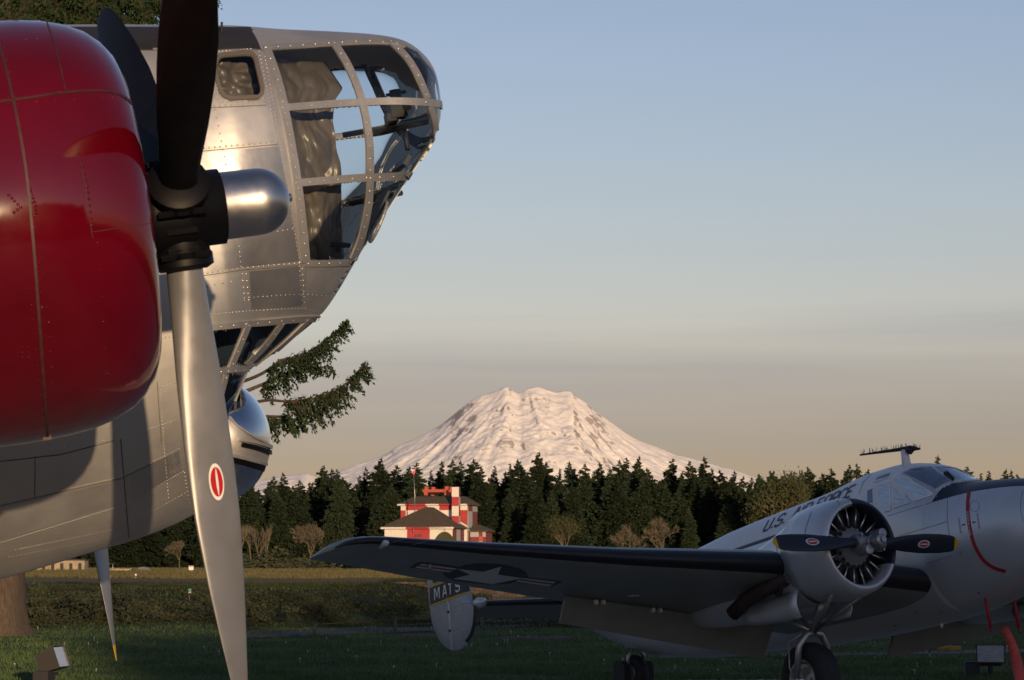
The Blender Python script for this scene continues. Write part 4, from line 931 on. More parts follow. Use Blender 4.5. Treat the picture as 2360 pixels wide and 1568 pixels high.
# ================================================================ LAND
def road_far(x): return min(105, max(70, 84 + (x + 2.3)*3.0))
def gz(x, y):
    b = road_far(x); s = sstep(b + 1, b + 20, y)
    lo = sstep(-.040, -.052, x/max(y, 1)) if y > 0 else 0
    top = lerp_table([(0,1.12),(100,1.12),(280,.85),(420,1.0),(900,2.5),(3000,5),(90000,5)], y)*(1-lo) + lerp_table([(0,.92),(100,.92),(150,1.05),(300,1.52),(420,1.8),(900,2.8),(3000,5),(90000,5)], y)*lo
    und = .05*noise.noise(Vector((x*.11, y*.07, 3.1))) * sstep(30, 60, y) + s*.12*noise.noise(Vector((x*.25, y*.12, 9)))*(1 - sstep(130, 300, y))
    return top*s + und*.6
def field_mat():
    m = bpy.data.materials.new('grass_field'); m.use_nodes = True; t = m.node_tree; L = t.links; p = t.nodes['Principled BSDF']; p.inputs['Roughness'].default_value = .95; p.inputs['Specular IOR Level'].default_value = .1
    g = t.nodes.new('ShaderNodeNewGeometry'); sep = t.nodes.new('ShaderNodeSeparateXYZ'); L.new(g.outputs['Position'], sep.inputs[0])
    def nz(sc_, det=6, stretch=None):
        n = t.nodes.new('ShaderNodeTexNoise'); n.inputs['Scale'].default_value = sc_; n.inputs['Detail'].default_value = det; n.inputs['Roughness'].default_value = .65
        if stretch:
            mp = t.nodes.new('ShaderNodeMapping'); mp.inputs['Scale'].default_value = stretch; L.new(g.outputs['Position'], mp.inputs[0]); L.new(mp.outputs[0], n.inputs['Vector'])
        else: L.new(g.outputs['Position'], n.inputs['Vector'])
        return n.outputs[0]
    def ramp(v, els):
        r = t.nodes.new('ShaderNodeValToRGB'); e = r.color_ramp.elements; e[0].position, e[0].color = els[0][0], (*els[0][1],1); e[1].position, e[1].color = els[-1][0], (*els[-1][1],1)
        for q, c in els[1:-1]: x = e.new(q); x.color = (*c,1)
        L.new(v, r.inputs[0]); return r.outputs[0]
    def mix(f, a, b):
        x = t.nodes.new('ShaderNodeMix'); x.data_type = 'RGBA'; L.new(f, x.inputs[0]); L.new(a, x.inputs[6]); L.new(b, x.inputs[7]); return x.outputs[2]
    def step(v, a, b):
        r = t.nodes.new('ShaderNodeMapRange'); r.inputs[1].default_value = a; r.inputs[2].default_value = b; L.new(v, r.inputs[0]); return r.outputs[0]
    lawn = mix(nz(.35, 8), ramp(nz(14, 8), [(.3,(.030,.060,.022)),(.7,(.085,.125,.046))]), ramp(nz(9, 8), [(.3,(.042,.070,.028)),(.7,(.11,.13,.05))]))
    scrub = ramp(nz(2.2, 9), [(.32,(.012,.019,.008)),(.55,(.024,.034,.013)),(.72,(.042,.045,.02))])
    dry = ramp(nz(.8, 8, (.25,1,1)), [(.3,(.10,.085,.035)),(.55,(.19,.155,.065)),(.75,(.14,.14,.05))])
    h = t.nodes.new('ShaderNodeMath'); h.operation = 'MULTIPLY_ADD'; h.inputs[1].default_value = .5; L.new(nz(.5, 5), h.inputs[0]); L.new(sep.outputs[2], h.inputs[2])
    c1 = mix(step(h.outputs[0], .30, .50), lawn, scrub)
    d = t.nodes.new('ShaderNodeMath'); d.operation = 'MULTIPLY_ADD'; d.inputs[1].default_value = 22; L.new(nz(.12, 5), d.inputs[0]); L.new(sep.outputs[1], d.inputs[2])
    L.new(mix(step(d.outputs[0], 112, 124), c1, dry), p.inputs['Base Color'])
    b = t.nodes.new('ShaderNodeBump'); b.inputs['Strength'].default_value = .8; b.inputs['Distance'].default_value = .05; L.new(nz(18, 6), b.inputs['Height']); L.new(b.outputs[0], p.inputs['Normal'])
    return m
GX = sorted(set([-60000,-12000,-3000,-900,-300,-120,-60,-40] + [-30 + .6*i for i in range(101)] + [40,60,120,300,900,3000,12000,60000]))
GY = sorted(set([-20000,-3000,-600,-200,-100,-50,-20,0,15,25] + [30 + .8*i for i in range(110)] + [118 + 6*i for i in range(40)] + [360,400,420,500,700,900,2000,6000,20000,90000]))
gm = MB(); gm.add([(x, y, gz(x, y)) for y in GY for x in GX], [(j*len(GX)+i, j*len(GX)+i+1, (j+1)*len(GX)+i+1, (j+1)*len(GX)+i) for j in range(len(GY)-1) for i in range(len(GX)-1)])
tag(gm.build('ground', field_mat()), kind='structure')
def drape(name, poly, m, lift, step=12):
    "a paved strip: polygon of ground points, cut fine and laid on the ground"
    bm = bmesh.new(); bm.faces.new([bm.verts.new((p[0], p[1], 0)) for p in poly]); bmesh.ops.triangulate(bm, faces=bm.faces[:])
    for _ in range(8):
        es = [e for e in bm.edges if e.calc_length() > step]
        if not es: break
        bmesh.ops.subdivide_edges(bm, edges=es, cuts=1); bmesh.ops.triangulate(bm, faces=bm.faces[:])
    bm.verts.ensure_lookup_table(); bm.normal_update(); mb = MB()
    mb.add([(v.co.x, v.co.y, gz(v.co.x, v.co.y) + lift) for v in bm.verts], [[v.index for v in f.verts][::(1 if f.normal.z > 0 else -1)] for f in bm.faces]); bm.free()
    return tag(mb.build(name, m), kind='structure')
M['asphalt'] = mat('asphalt', (.030,.031,.034), rough=.9, var=.3, vscale=4, bump=.4, bscale=60)
M['concrete'] = mat('concrete', (.085,.080,.072), rough=.9, var=.25, vscale=5, bump=.3, bscale=40)
def gp(px, py): p = on_ground(px, py); return (p.x, p.y)
drape('path', [gp(520,1466), gp(700,1454), gp(1000,1435.5), gp(1250,1424), gp(1500,1415), gp(1500,1432), gp(1250,1443), gp(1000,1456), gp(700,1468), gp(520,1475)], M['asphalt'], .02, 1.2)
TX = lambda px, Y: (px - 1180)/FPX*Y
drape('taxiway', [(-60,98),(TX(420,104),104),(TX(480,112),112),(-30,112),(-60,110)], M['concrete'], .03, 3)
drape('runway', [(-90,150),(TX(380,152),152),(TX(400,158),158),(-90,157)], M['asphalt'], .03, 5)
drape('far_kerb_strip', [gp(1520,1508), gp(2700,1492), gp(2700,1500), gp(1520,1516)], M['concrete'], .012, 2)
M['slab'] = mat('pale_concrete_slab', (.27,.255,.215), rough=.9, var=.18, vscale=1.2, bump=.2, bscale=30)
drape('apron', [(-16,-3),(-16,26),(-9,33),(-2,37.5),(TX(1470,39.6),39.6),(TX(1850,39.9),39.9),(TX(1960,38.6),38.6),(14,37.5),(20,36),(20,-3)], M['slab'], .014, 4)
# ---- far mountains
MD = 60000.0
def mx(px): return (px - 1180)/FPX*MD
def mz(py): return EYE.z + (1310 - py)/FPX*MD
SIL = [(300,1140),(420,1118),(520,1112),(600,1108),(640,1100),(680,1096),(705,1092),(735,1102),(770,1090),(800,1078),(840,1066),(880,1052),(920,1028),(960,1010),(1000,990),(1040,962),(1075,932),(1105,915),(1130,908),(1150,899),(1167,892),(1182,900),(1197,906),(1215,898),(1238,893),(1262,899),(1285,904),(1312,902),(1330,915),(1352,930),(1375,950),(1400,968),(1430,990),(1465,1012),(1500,1026),(1540,1042),(1585,1056),(1630,1068),(1665,1078),(1700,1088),(1740,1102),(1775,1116),(1820,1130),(1900,1150),(2050,1175),(2300,1200),(2600,1210)]
def sil(px): return smooth_table(SIL, px)
nx_, ny_ = 640, 260
vs = []
for j in range(ny_ + 1):
    t = j/ny_                                  # 0 = summit ridge, 1 = foot towards the camera, then a back slope
    for i in range(nx_ + 1):
        px = 380 + (2300-380)*i/nx_; X = mx(px); H0 = mz(sil(px))
        Y = MD - 9500*t
        # radial gullies running down from the summit
        dx = (X - mx(1215)); dy = (MD + 900 - Y); ang = math.atan2(dx, dy); rad = math.hypot(dx, dy)
        g1 = noise.ridged_multi_fractal(Vector((ang*7.5, rad/4200, 2.0)), .9, 2.2, 6, 1.0, 2.0)
        g2 = noise.ridged_multi_fractal(Vector((X/1300, Y/1900, 5)), .85, 2.2, 6, 1.0, 2.0)
        g3 = noise.fractal(Vector((X/330, Y/330, 8)), .7, 2.2, 5)
        prof = (1 - t)**1.12 if t < 1 else 0
        w = min(1, t*5)*(1-.4*t)
        z = H0*prof + ((g1 - 1.0)*65*w + (g2 - 1.0)*60*w + g3*34*min(1, .5 + t*4))*(H0/3900)**.5
        vs.append((X*(Y/MD)**.0, Y, z))
W = nx_ + 1
back = [(x, y + 5000, -50) for (x, y, z) in vs[:W]]
mm = MB(); mm.add(vs + back, [(j*W+i, (j+1)*W+i, (j+1)*W+i+1, j*W+i+1) for j in range(ny_) for i in range(nx_)] + [((ny_+1)*W+i, i, i+1, (ny_+1)*W+i+1) for i in range(nx_)])
def snow_mat():
    m = bpy.data.materials.new('snow_and_rock'); m.use_nodes = True; t = m.node_tree; L = t.links; p = t.nodes['Principled BSDF']; p.inputs['Roughness'].default_value = .8; p.inputs['Specular IOR Level'].default_value = .05
    g = t.nodes.new('ShaderNodeNewGeometry'); sep = t.nodes.new('ShaderNodeSeparateXYZ'); L.new(g.outputs['Normal'], sep.inputs[0])
    def nz(scale, rough, st, rot=0):
        n = t.nodes.new('ShaderNodeTexNoise'); n.inputs['Scale'].default_value = scale; n.inputs['Detail'].default_value = 10; n.inputs['Roughness'].default_value = rough
        mp = t.nodes.new('ShaderNodeMapping'); mp.inputs['Scale'].default_value = st; mp.inputs['Rotation'].default_value = (0,rot,0); L.new(g.outputs['Position'], mp.inputs[0]); L.new(mp.outputs[0], n.inputs['Vector']); return n.outputs[0]
    def madd(a, k, b):
        x = t.nodes.new('ShaderNodeMath'); x.operation = 'MULTIPLY_ADD'; x.inputs[1].default_value = k; L.new(a, x.inputs[0])
        if hasattr(b, 'links'): L.new(b, x.inputs[2])
        else: x.inputs[2].default_value = b
        return x.outputs[0]
    v = madd(nz(1/900, .72, (1,1,.6), .5), .75, madd(nz(1/260, .75, (1.3,1,.5), -.6), .35, sep.outputs[2]))
    r = t.nodes.new('ShaderNodeValToRGB'); e = r.color_ramp.elements; L.new(v, r.inputs[0])
    dv = t.nodes.new('ShaderNodeMath'); dv.operation = 'MULTIPLY'; dv.inputs[1].default_value = .6; L.new(v, dv.inputs[0]); L.new(dv.outputs[0], r.inputs[0])
    e[0].position = .755; e[0].color = (.42,.37,.35,1); e[1].position = .79; e[1].color = (.93,.885,.82,1)
    L.new(r.outputs[0], p.inputs['Base Color'])
    b = t.nodes.new('ShaderNodeBump'); b.inputs['Strength'].default_value = .4; b.inputs['Distance'].default_value = 45; L.new(nz(1/420, .7, (1,1,.7)), b.inputs['Height']); L.new(b.outputs[0], p.inputs['Normal'])
    return m
tag(mm.build('mountain', snow_mat(), smooth=True), kind='structure')
# ================================================================ TREES
M['needles'] = mat('fir_needles', (.020,.033,.019), rough=.85, spec=.05, col2=(.034,.046,.025), vscale=.9, objrand=.30, detail=6)
M['bark'] = mat('bark', (.075,.055,.04), rough=.95, var=.4, vscale=8, bump=.8, bscale=14, stretch=(3,3,.5))
M['twig'] = mat('bare_twigs', (.13,.108,.070), rough=.85, var=.25, vscale=1.5)
M['bud'] = mat('budding_leaves', (.035,.045,.010), rough=.8, col2=(.062,.066,.016), vscale=1.2, objrand=.15)
M['shrub'] = mat('scrub_leaves', (.016,.024,.009), rough=.85, col2=(.042,.046,.018), vscale=2, objrand=.35)
def conifer_meshes(seed, H, Rm, dens=1.0, ragged=.3, base=.06):
    rnd = random.Random(seed); tr = MB(); cr = MB()
    bend = [Vector((rnd.uniform(-.02,.02)*H*k/4, rnd.uniform(-.02,.02)*H*k/4, H*k/4)) for k in range(5)]
    tr.tube(bend, [.016*H, .013*H, .009*H, .005*H, .0008*H], 6)
    def axis(h):
        k = min(3, int(h*4)); return bend[k].lerp(bend[k+1], h*4-k)
    nbr = int(720*dens); vs = []; fs = []; lob = [rnd.uniform(.78,1.22) for _ in range(12)]
    for i in range(nbr):
        h = base + (1-base)*(1 - (1 - (i + rnd.random())/nbr)**.62); h = min(h, .995)
        L = Rm*min(1.0, ((1-h)/.62))**.85*lob[int(h*11.9)]
        if h < .2: L *= .65 + 1.75*h
        az = rnd.uniform(0, 6.28); l = max(.012, L*rnd.uniform(1-ragged*1.2, 1+ragged*.8)); o = axis(h); d = Vector((math.cos(az), math.sin(az), 0)); side = Vector((-d.y, d.x, 0))
        rise = .5 if h > .9 else (.18 if h > .7 else rnd.uniform(-.3,.1)); ns = max(3, int(2 + 7*l/Rm))
        for s in range(ns):
            t = (s + .7)/ns; p = o + d*(l*t) + Vector((0,0, rise*l*t - .30*l*t*t))
            sz = min(.025*rnd.uniform(.6,1.3), .55*l + .005)
            for sgn in (-1, 1):
                q = p + side*sgn*sz*rnd.uniform(.6,1.1) + d*sz*rnd.uniform(-.1,.7) + Vector((0,0,-sz*rnd.uniform(.2,1.1))); r = p + d*sz*1.0 + Vector((0,0,sz*rnd.uniform(-.5,.25))); u = p + Vector((0,0,-sz*rnd.uniform(.6,1.3))) + side*sgn*sz*.3
                k = len(vs); vs += [p, q, r, u]; fs += [(k,k+1,k+2), (k,k+3,k+1)]
    t0 = axis(1.0)
    for a in range(5):
        d = Vector((math.cos(a*1.3), math.sin(a*1.3), 0))*Rm*.05; k = len(vs); vs += [t0 + Vector((0,0,.012*H)), t0 - Vector((0,0,.035*H)) + d, t0 - Vector((0,0,.03*H)) - d*.5 + Vector((d.y,-d.x,0))]; fs.append((k,k+1,k+2))
    cr.add(vs, fs); return tr, cr
def as_mesh(mb, name, m):
    me = bpy.data.meshes.new(name); me.from_pydata(mb.v, [], mb.f); me.materials.append(m); return me
CON = []
for k, (R0, dn, rg, bs) in enumerate([(.17,1,.28,.05),(.14,1,.35,.04),(.20,1.1,.3,.05),(.125,.9,.3,.06),(.165,.9,.5,.08),(.185,1,.35,.03),(.15,.75,.55,.10)]):
    t, c = conifer_meshes(100+k, 1.0, R0, dn, rg, bs); CON.append((as_mesh(t, 'trunk', M['bark']), as_mesh(c, 'crown', M['needles'])))
def tree_obj(name, trunk, crown, loc, h, wscale, rot, label, cat, group=None):
    e = empty(name, loc, (0,0,rot)); tag(e, label, cat, group)
    for nm, me in (('trunk', trunk), ('crown', crown)):
        if me is None: continue
        o = bpy.data.objects.new(nm, me); COL.objects.link(o); o.parent = e; o.scale = (h*wscale, h*wscale, h)
    return e
rt = random.Random(11)
def z7(a, b): return ((1000 + a/1.388)/1.47, (1200 + b/1.388)/1.47)
def z1(a, b): return ((2569 + a/1.834)/1.47, (1450 + b/1.834)/1.47)
def z6(a, b): return ((800 + a/1.948)/1.47, (1500 + b/1.948)/1.47)
TOPS = [z6(240,215),z6(325,188),z6(425,240),z6(480,252),z6(570,145),z6(640,167),z6(678,168),z6(810,210),z6(870,152),z6(945,96)] + \
 [z7(*p) for p in [(475,515),(525,525),(570,505),(640,540),(690,495),(745,490),(785,495),(840,487),(880,525),(935,520),(985,545),(1015,510),(1060,490),(1140,455),(1185,500),(1235,535),(1300,500),(1358,508),(1400,545),(1440,503),(1485,530),(1520,492),(1550,482),(1610,475),(1660,530),(1765,485),(1815,545),(1860,498),(1930,475),(1965,530),(2010,540),(2055,545),(2095,570),(2135,575),(2190,560),(2245,543),(2325,548)]] + \
 [z1(*p) for p in [(15,280),(90,260),(190,270),(260,255),(318,235),(395,275),(450,245),(560,220),(625,215),(675,250),(720,300),(800,290),(880,270),(960,260),(1040,240),(1118,165),(1200,250),(1295,235),(1380,275),(1430,262),(1520,250),(1570,253),(1610,282)]]
TOPS.sort()
ORD = ['first','second','third','fourth','fifth','sixth','seventh','eighth','ninth','tenth','eleventh','twelfth','thirteenth','fourteenth','fifteenth','sixteenth','seventeenth','eighteenth','nineteenth','twentieth']
TENS = {2:'twenty',3:'thirty',4:'forty',5:'fifty',6:'sixty',7:'seventy',8:'eighty',9:'ninety'}
TENTH = {3:'thirtieth',4:'fortieth',5:'fiftieth',6:'sixtieth',7:'seventieth',8:'eightieth',9:'ninetieth'}
def ordinal(i):
    if i > 100: return 'hundred-and-' + ordinal(i-100)
    if i == 100: return 'hundredth'
    if i <= 20: return ORD[i-1]
    return TENTH[i//10] if i % 10 == 0 else TENS[i//10] + '-' + ORD[i % 10 - 1]
for i, (px, py) in enumerate(TOPS):
    Y = rt.uniform(395, 440); P = at(px, py, Y); b = gz(P.x, Y) - .3; v = rt.choice(CON)
    tree_obj('conifer_tree', v[0], v[1], (P.x, Y, b), (P.z - b)/1.012, rt.uniform(1.0,1.4), rt.uniform(0,6.28), 'dark conifer on the skyline, %s treetop counted from the left' % ordinal(i+1), 'tree', 'skyline conifers')
# lower trees filling the wood below the skyline
fill = []
for k in range(170):
    px = -60 + 2520*(k + rt.random())/170; fill.append((px, rt.choice((rt.uniform(1098,1135), rt.uniform(1115,1180))), rt.uniform(385,432)))
for i, (px, py, Y) in enumerate(fill):
    P = at(px, py, Y); b = gz(P.x, Y) - .3; v = rt.choice(CON)
    tree_obj('conifer_tree', v[0], v[1], (P.x, Y, b), P.z - b, rt.uniform(1.15,1.7), rt.uniform(0,6.28), 'dark conifer lower in the wood, below the skyline, %s from the left' % ordinal(i+1), 'tree', 'lower conifers of the wood')
# ---- bare and budding broadleaf trees
def bare_mesh(seed, H, spread, depth=5, leaf=0, upright=.55):
    rnd = random.Random(seed); mb = MB(); lf = MB()
    def grow(p, d, L, r, lev):
        n = 3; pts = [p]; q = p; dd = d.copy()
        for i in range(n):
            dd = (dd + Vector((rnd.uniform(-.16,.16), rnd.uniform(-.16,.16), rnd.uniform(-.02,.12)))).normalized(); q = q + dd*L/n; pts.append(q)
        mb.tube(pts, [r, r*.85, r*.72, r*.6], 4 if lev < 3 else 3, cap=False)
        if lev >= depth:
            if leaf:
                for _ in range(leaf):
                    c = q + Vector((rnd.gauss(0,1), rnd.gauss(0,1), rnd.gauss(0,1)))*H*.035; s = H*.010*rnd.uniform(.6,1.4); a = Vector((rnd.uniform(-1,1),rnd.uniform(-1,1),rnd.uniform(-1,1))).normalized(); b = a.orthogonal().normalized()
                    lf.add([c+a*s, c+b*s, c-a*s*.9-b*s*.5], [(0,1,2)])
            return
        for k in range(rnd.choice((3,3,4)) if lev < 3 else 3):
            az = rnd.uniform(0,6.28); sp = spread*rnd.uniform(.5,1.1); o = dd.orthogonal().normalized(); o = Matrix.Rotation(az, 3, dd) @ o
            nd = (dd*math.cos(sp) + o*math.sin(sp) + Vector((0,0,upright*.35))).normalized(); t = rnd.uniform(.55,1.0)
            grow(pts[1].lerp(q, t) if lev else pts[2].lerp(q, t), nd, L*rnd.uniform(.66,.86), max(r*.55, H*.0022), lev+1)
    grow(Vector((0,0,0)), Vector((0,0,1)), H*.20, H*.016, 0)
    return mb, lf
def bare_tree(px, ptop, pbase, Y, seed, lab, spread=.6, leaf=0, depth=5, group=None, stems=1, wide=1.0, upright=.55):
    T = at(px, ptop, Y); b = gz(T.x, Y) - .1; H = (T.z - b); lf = MB()
    e = empty('broadleaf_tree', (T.x, Y, b)); tag(e, lab, 'tree', group)
    for s in range(stems):
        tr = MB(); a, l = bare_mesh(seed + s, 1.0, spread, depth, leaf, upright); mxz = max(v[2] for v in a.v); off = (0,0) if stems == 1 else (random.Random(seed+s).uniform(-.5,.5)*wide, random.Random(seed*3+s).uniform(-.2,.2)); k = random.Random(seed*7+s).uniform(.7,1) if stems > 1 else 1
        tr.add([(v[0]/mxz*k*.9 + off[0], v[1]/mxz*k*.9 + off[1], v[2]/mxz*k) for v in a.v], a.f)
        if l.v: lf.add([(v[0]/mxz*k*.9 + off[0], v[1]/mxz*k*.9 + off[1], v[2]/mxz*k) for v in l.v], l.f)
        t = tr.build('branches', M['twig'], e, smooth=False, loc=(0,0,0)); t.scale = (H,H,H)
    if lf.v: q = lf.build('young_leaves', M['bud'], e, smooth=False, loc=(0,0,0)); q.scale = (H,H,H)
bare_tree(415,1243,1320,330,21,'small bare tree below the belly of the bomber', .8, depth=6, upright=.25)
bare_tree(545,1200,1310,320,31,'dense thicket of bare stems left of the propeller blade edge, beside the bank', .42, stems=4, wide=.6, depth=4, upright=.9)
bare_tree(605,1202,1310,330,41,'bare thicket tree right of the silver propeller blade', .5, stems=3, wide=.5, depth=4, upright=.8)
bare_tree(716,1205,1270,360,51,'lone bare tree above the wing tip of the transport', .8, depth=6, upright=.25)
bare_tree(1445,1205,1280,355,61,'bare tree with rounded crown, left one of the pair above the wing', .8, depth=6, upright=.25)
bare_tree(1512,1190,1280,355,77,'bare tree with rounded crown, right one of the pair above the wing', .8, depth=6, upright=.25)
bare_tree(1305,1195,1290,350,81,'budding pale green tree right of the checkered building', .6, leaf=4, depth=6, upright=.6)
bare_tree(1835,1100,1290,375,91,'large olive-green budding tree above the fuselage lettering', .75, leaf=5, depth=6, upright=.3)
bare_tree(1775,1130,1290,380,95,'smaller budding tree left of the large olive-green one', .7, leaf=5, depth=6, upright=.3)
# ---- big fir: trunk at the left edge, boughs over the bomber and out to its right
def needle_bough(vs, fs, tw, pts, width, n, rnd, droop=1.0, size=.10, t0=.06):
    "axis points -> hanging sprays of small needle faces"
    P = [Vector(p) for p in pts]; m = len(P)-1
    def axp(t): k = min(m-1, int(t*m)); return P[k].lerp(P[k+1], t*m-k)
    nt = max(6, int(n/26))
    for i in range(nt):
        t = t0 + (1-t0)*rnd.random()**.85; o = axp(t); ax = (axp(min(1,t+.05)) - axp(max(0,t-.05))).normalized(); sgn = rnd.choice((-1,1))
        wv = width*(1 - .72*t)*rnd.uniform(.45,1.15); side = ax.cross(Vector((0,0,1))).normalized()*sgn
        d = (side*rnd.uniform(.3,1) + ax*rnd.uniform(.25,.8) + Vector((0,0,-rnd.uniform(.15,1.1)*droop))).normalized()
        if rnd.random() < .22: d = (side*.3 + ax*.8 + Vector((0,0,rnd.uniform(.1,.7)))).normalized(); wv *= .45
        q = o; tip = o + d*wv - Vector((0,0,.12*wv*droop)); tw.tube([o, o.lerp(tip,.5) + Vector((0,0,.02)), tip], [.012,.007,.003], 3, cap=False)
        k = max(6, int(44*wv/width))
        for s in range(k):
            u = (s + rnd.random())/k; c = o.lerp(tip, u) + Vector((rnd.gauss(0,.035), rnd.gauss(0,.035), rnd.gauss(-.03*droop,.03)))
            a = (d*rnd.uniform(.2,1) + Vector((rnd.uniform(-.6,.6), rnd.uniform(-.6,.6), rnd.uniform(-.9,.3)))).normalized(); b = a.orthogonal().normalized(); b = Matrix.Rotation(rnd.uniform(0,6.28),3,a) @ b; z = size*rnd.uniform(.55,1.35)
            j = len(vs); vs += [c - a*z*.3, c + b*z*.34, c + a*z, c - b*z*.34]; fs.append((j,j+1,j+2,j+3))
rf = random.Random(5); FY = 66.0
base = at(-18, 1452, FY); base.z = 0
fir = empty('fir_tree', base); tag(fir, 'large old fir with massive trunk at the left edge, boughs reaching behind the bomber', 'tree')
tk = MB(); tz = [0,.25,.7,1.5,4,8,13,18,24,27]; tr_ = [.98,.86,.78,.74,.68,.6,.48,.34,.16,.03]; NSG = 22; vs = []
for z, r in zip(tz, tr_):
    for k in range(NSG):
        a = 2*math.pi*k/NSG; vs.append((math.cos(a)*r*(1+.06*math.sin(a*5)+ .05*rf.uniform(-1,1)), math.sin(a)*r, z))
tk.add(vs, [(i*NSG+k, i*NSG+(k+1)%NSG, (i+1)*NSG+(k+1)%NSG, (i+1)*NSG+k) for i in range(len(tz)-1) for k in range(NSG)]); tk.build('trunk', M['bark'], fir, loc=(0,0,0))
vs, fs, tw = [], [], MB()
def bough(px_pts, Y, width, n, droop=1.0, thick=.055, size=.075, t0=.06):
    pts = [at(px, py, Y + dy) - base for px, py, dy in px_pts]; pts = [Vector(p) for p in catmull([tuple(p) for p in pts], 5)]
    tw.tube(pts, [thick*(1-.85*i/(len(pts)-1)) for i in range(len(pts))], 6, cap=False); needle_bough(vs, fs, tw, pts, width, n, rf, droop, size, t0)
bough([(300,960,0),(480,905,-1),(590,868,-2),(650,832,-2.4),(705,815,-2.6),(755,782,-2.8),(800,740,-3)], FY, .95, 4200, 1.1, t0=.40)
bough([(560,905,-2),(620,880,-2),(690,850,-2.2),(765,846,-2.4)], FY, .6, 1100, 1.2, t0=.2)
bough([(300,1010,0),(480,960,-1),(600,925,-2),(660,925,-2.5),(730,918,-2.7),(790,890,-2.8),(840,838,-3)], FY, 1.15, 4600, 1.2, t0=.48)
bough([(560,960,-2),(615,960,-2),(660,962,-2.2),(700,975,-2.4)], FY, .8, 1300, 1.3, t0=.1)
bough([(600,905,-2),(614,890,-2),(622,868,-2.1)], FY, .4, 160, 1.0)
for k in range(15):
    x1 = [60,140,220,300,350,420,470,490,180,30,90,260,330,120,200][k]; y1 = [38,20,45,50,30,12,0,-20,-20,70,90,20,0,60,70][k]
    bough([(-20,-120-30*(k%3),0),(x1*.45-10,-50,-1),(x1*.8,y1-28,-2),(x1,y1,-2.5)], FY, 1.25, 4200, 1.1)
for k in range(26):    # the rest of the crown, behind the bomber and above the frame
    z = rf.uniform(5,25); az = rf.uniform(0,6.28); L = 7.0*(1 - z/28)**.6*rf.uniform(.7,1.1)
    if math.cos(az) > .2 and math.sin(az) < .5 and z < 13: az += 2.4
    o = Vector((0,0,z)); d = Vector((math.cos(az), math.sin(az), 0)); pts = [o, o + d*L*.4 - Vector((0,0,.3)), o + d*L*.75 - Vector((0,0,.5)), o + d*L + Vector((0,0,.1))]
    tw.tube(pts, [.08,.05,.03,.01], 5, cap=False); needle_bough(vs, fs, tw, pts, 1.5, 620, rf, 1.0, .2)
cr = MB(); cr.add(vs, fs)
M['needles_near'] = mat('near_fir_needles', (.011,.032,.013), rough=.75, spec=.12, col2=(.036,.054,.020), vscale=3.5, detail=6)
cr.build('crown', M['needles_near'], fir, smooth=False, loc=(0,0,0)); tw.build('boughs', M['bark'], fir, smooth=False, loc=(0,0,0))
# hanging lower branch of the fir at the left
# ---- wood behind the camera: its shadow lies over the lawn and the transport
SH = [(24.6,13.2),(26.2,13.8),(28.0,14.0),(30.2,14.6),(32.5,15.2),(35,16.0),(37.8,16.6),(40.5,17.2),(43.5,16.6),(46.5,17.5),(50,17.0),(54,17.6),(58,17.2),(62,17),(66,17.6)]
for i, (x, h) in enumerate(SH):
    v = CON[[2,5,0,2,5,0,2][i % 7]]
    tree_obj('conifer_tree', v[0], v[1], (x + rt.uniform(-.4,.4), -70 + rt.uniform(-2,2), 0), h*1.06, rt.uniform(1.25,1.5), rt.uniform(0,6.28), 'conifer in the near row behind the camera, %s along the row' % ordinal(i+1), 'tree', 'conifers behind the camera')
    v = CON[[5,2,0][i % 3]]
    tree_obj('conifer_tree', v[0], v[1], (x + 1.2 + .9, -74 + rt.uniform(-1,1), 0), h*1.04, rt.uniform(1.3,1.5), rt.uniform(0,6.28), 'conifer in the back row behind the camera, %s along the row' % ordinal(i+1), 'tree', 'conifers behind the camera')
# ================================================================ CHECKERED BUILDING
M['chk_white'] = mat('white_block', (.66,.62,.56), rough=.8, var=.08, vscale=2, bump=.2, bscale=12)
M['chk_red'] = mat('red_block', (.36,.035,.04), rough=.75, var=.15, vscale=2, bump=.2, bscale=12)
M['side_white'] = mat('shade_toned_white_block', (.36,.36,.36), rough=.85, var=.12, vscale=2)  # front white dulled: the side walls' shade is put into the colour
M['side_red'] = mat('shade_toned_red_block', (.17,.045,.045), rough=.85, var=.15, vscale=2)  # front red darkened the same way, shade painted in
M['roof'] = mat('dark_shingle', (.078,.058,.038), rough=.95, var=.3, vscale=3, bump=.5, bscale=6, stretch=(1,1,6))
M['orange'] = mat('orange_red_rail', (.42,.075,.05), rough=.7, var=.15, vscale=4)
BY = 280.0; BA = R_(-12); KB = BY/FPX
b0 = at(850.3 + 205/5.762, 1332, BY); bz0 = gz(b0.x, BY) - .1
chk = empty('checkered_building', (b0.x, BY, bz0), (0,0,BA)); chk['off'] = (0,0,0)
tag(chk, 'red and white checkered two-storey building with brown hipped roofs and a chimney', 'building')
CA = math.cos(BA); SA = math.sin(BA)
def U(zx, v=0):     # local u of a picture point at local depth v
    w = (zx - 205)/5.762*KB; return (w + v*SA)/CA
def Z(zy): return EYE.z + (1310 - (1074.8 + zy/5.762))*KB - bz0
def checker(name, u0, u1, zrows, cols, v, flip, m, axis='u', thick=.2):
    "wall of coloured blocks: rows of z, columns of position; each painted block its own face set"
    mb = MB()
    for r in range(len(zrows)-1):
        for c in range(len(cols)-1):
            k = (r + c + flip) % 2; a, b = cols[c], cols[c+1]; z0, z1 = zrows[r], zrows[r+1]
            if axis == 'u': mb.add([(a,v,z0),(b,v,z0),(b,v,z1),(a,v,z1)], [(0,1,2,3)], k)
            else: mb.add([(v,a,z0),(v,b,z0),(v,b,z1),(v,a,z1)], [(0,1,2,3)], k)
    return mb.build(name, m, chk, smooth=False)
W1, W2 = [M['chk_white'], M['chk_red']], [M['side_white'], M['side_red']]
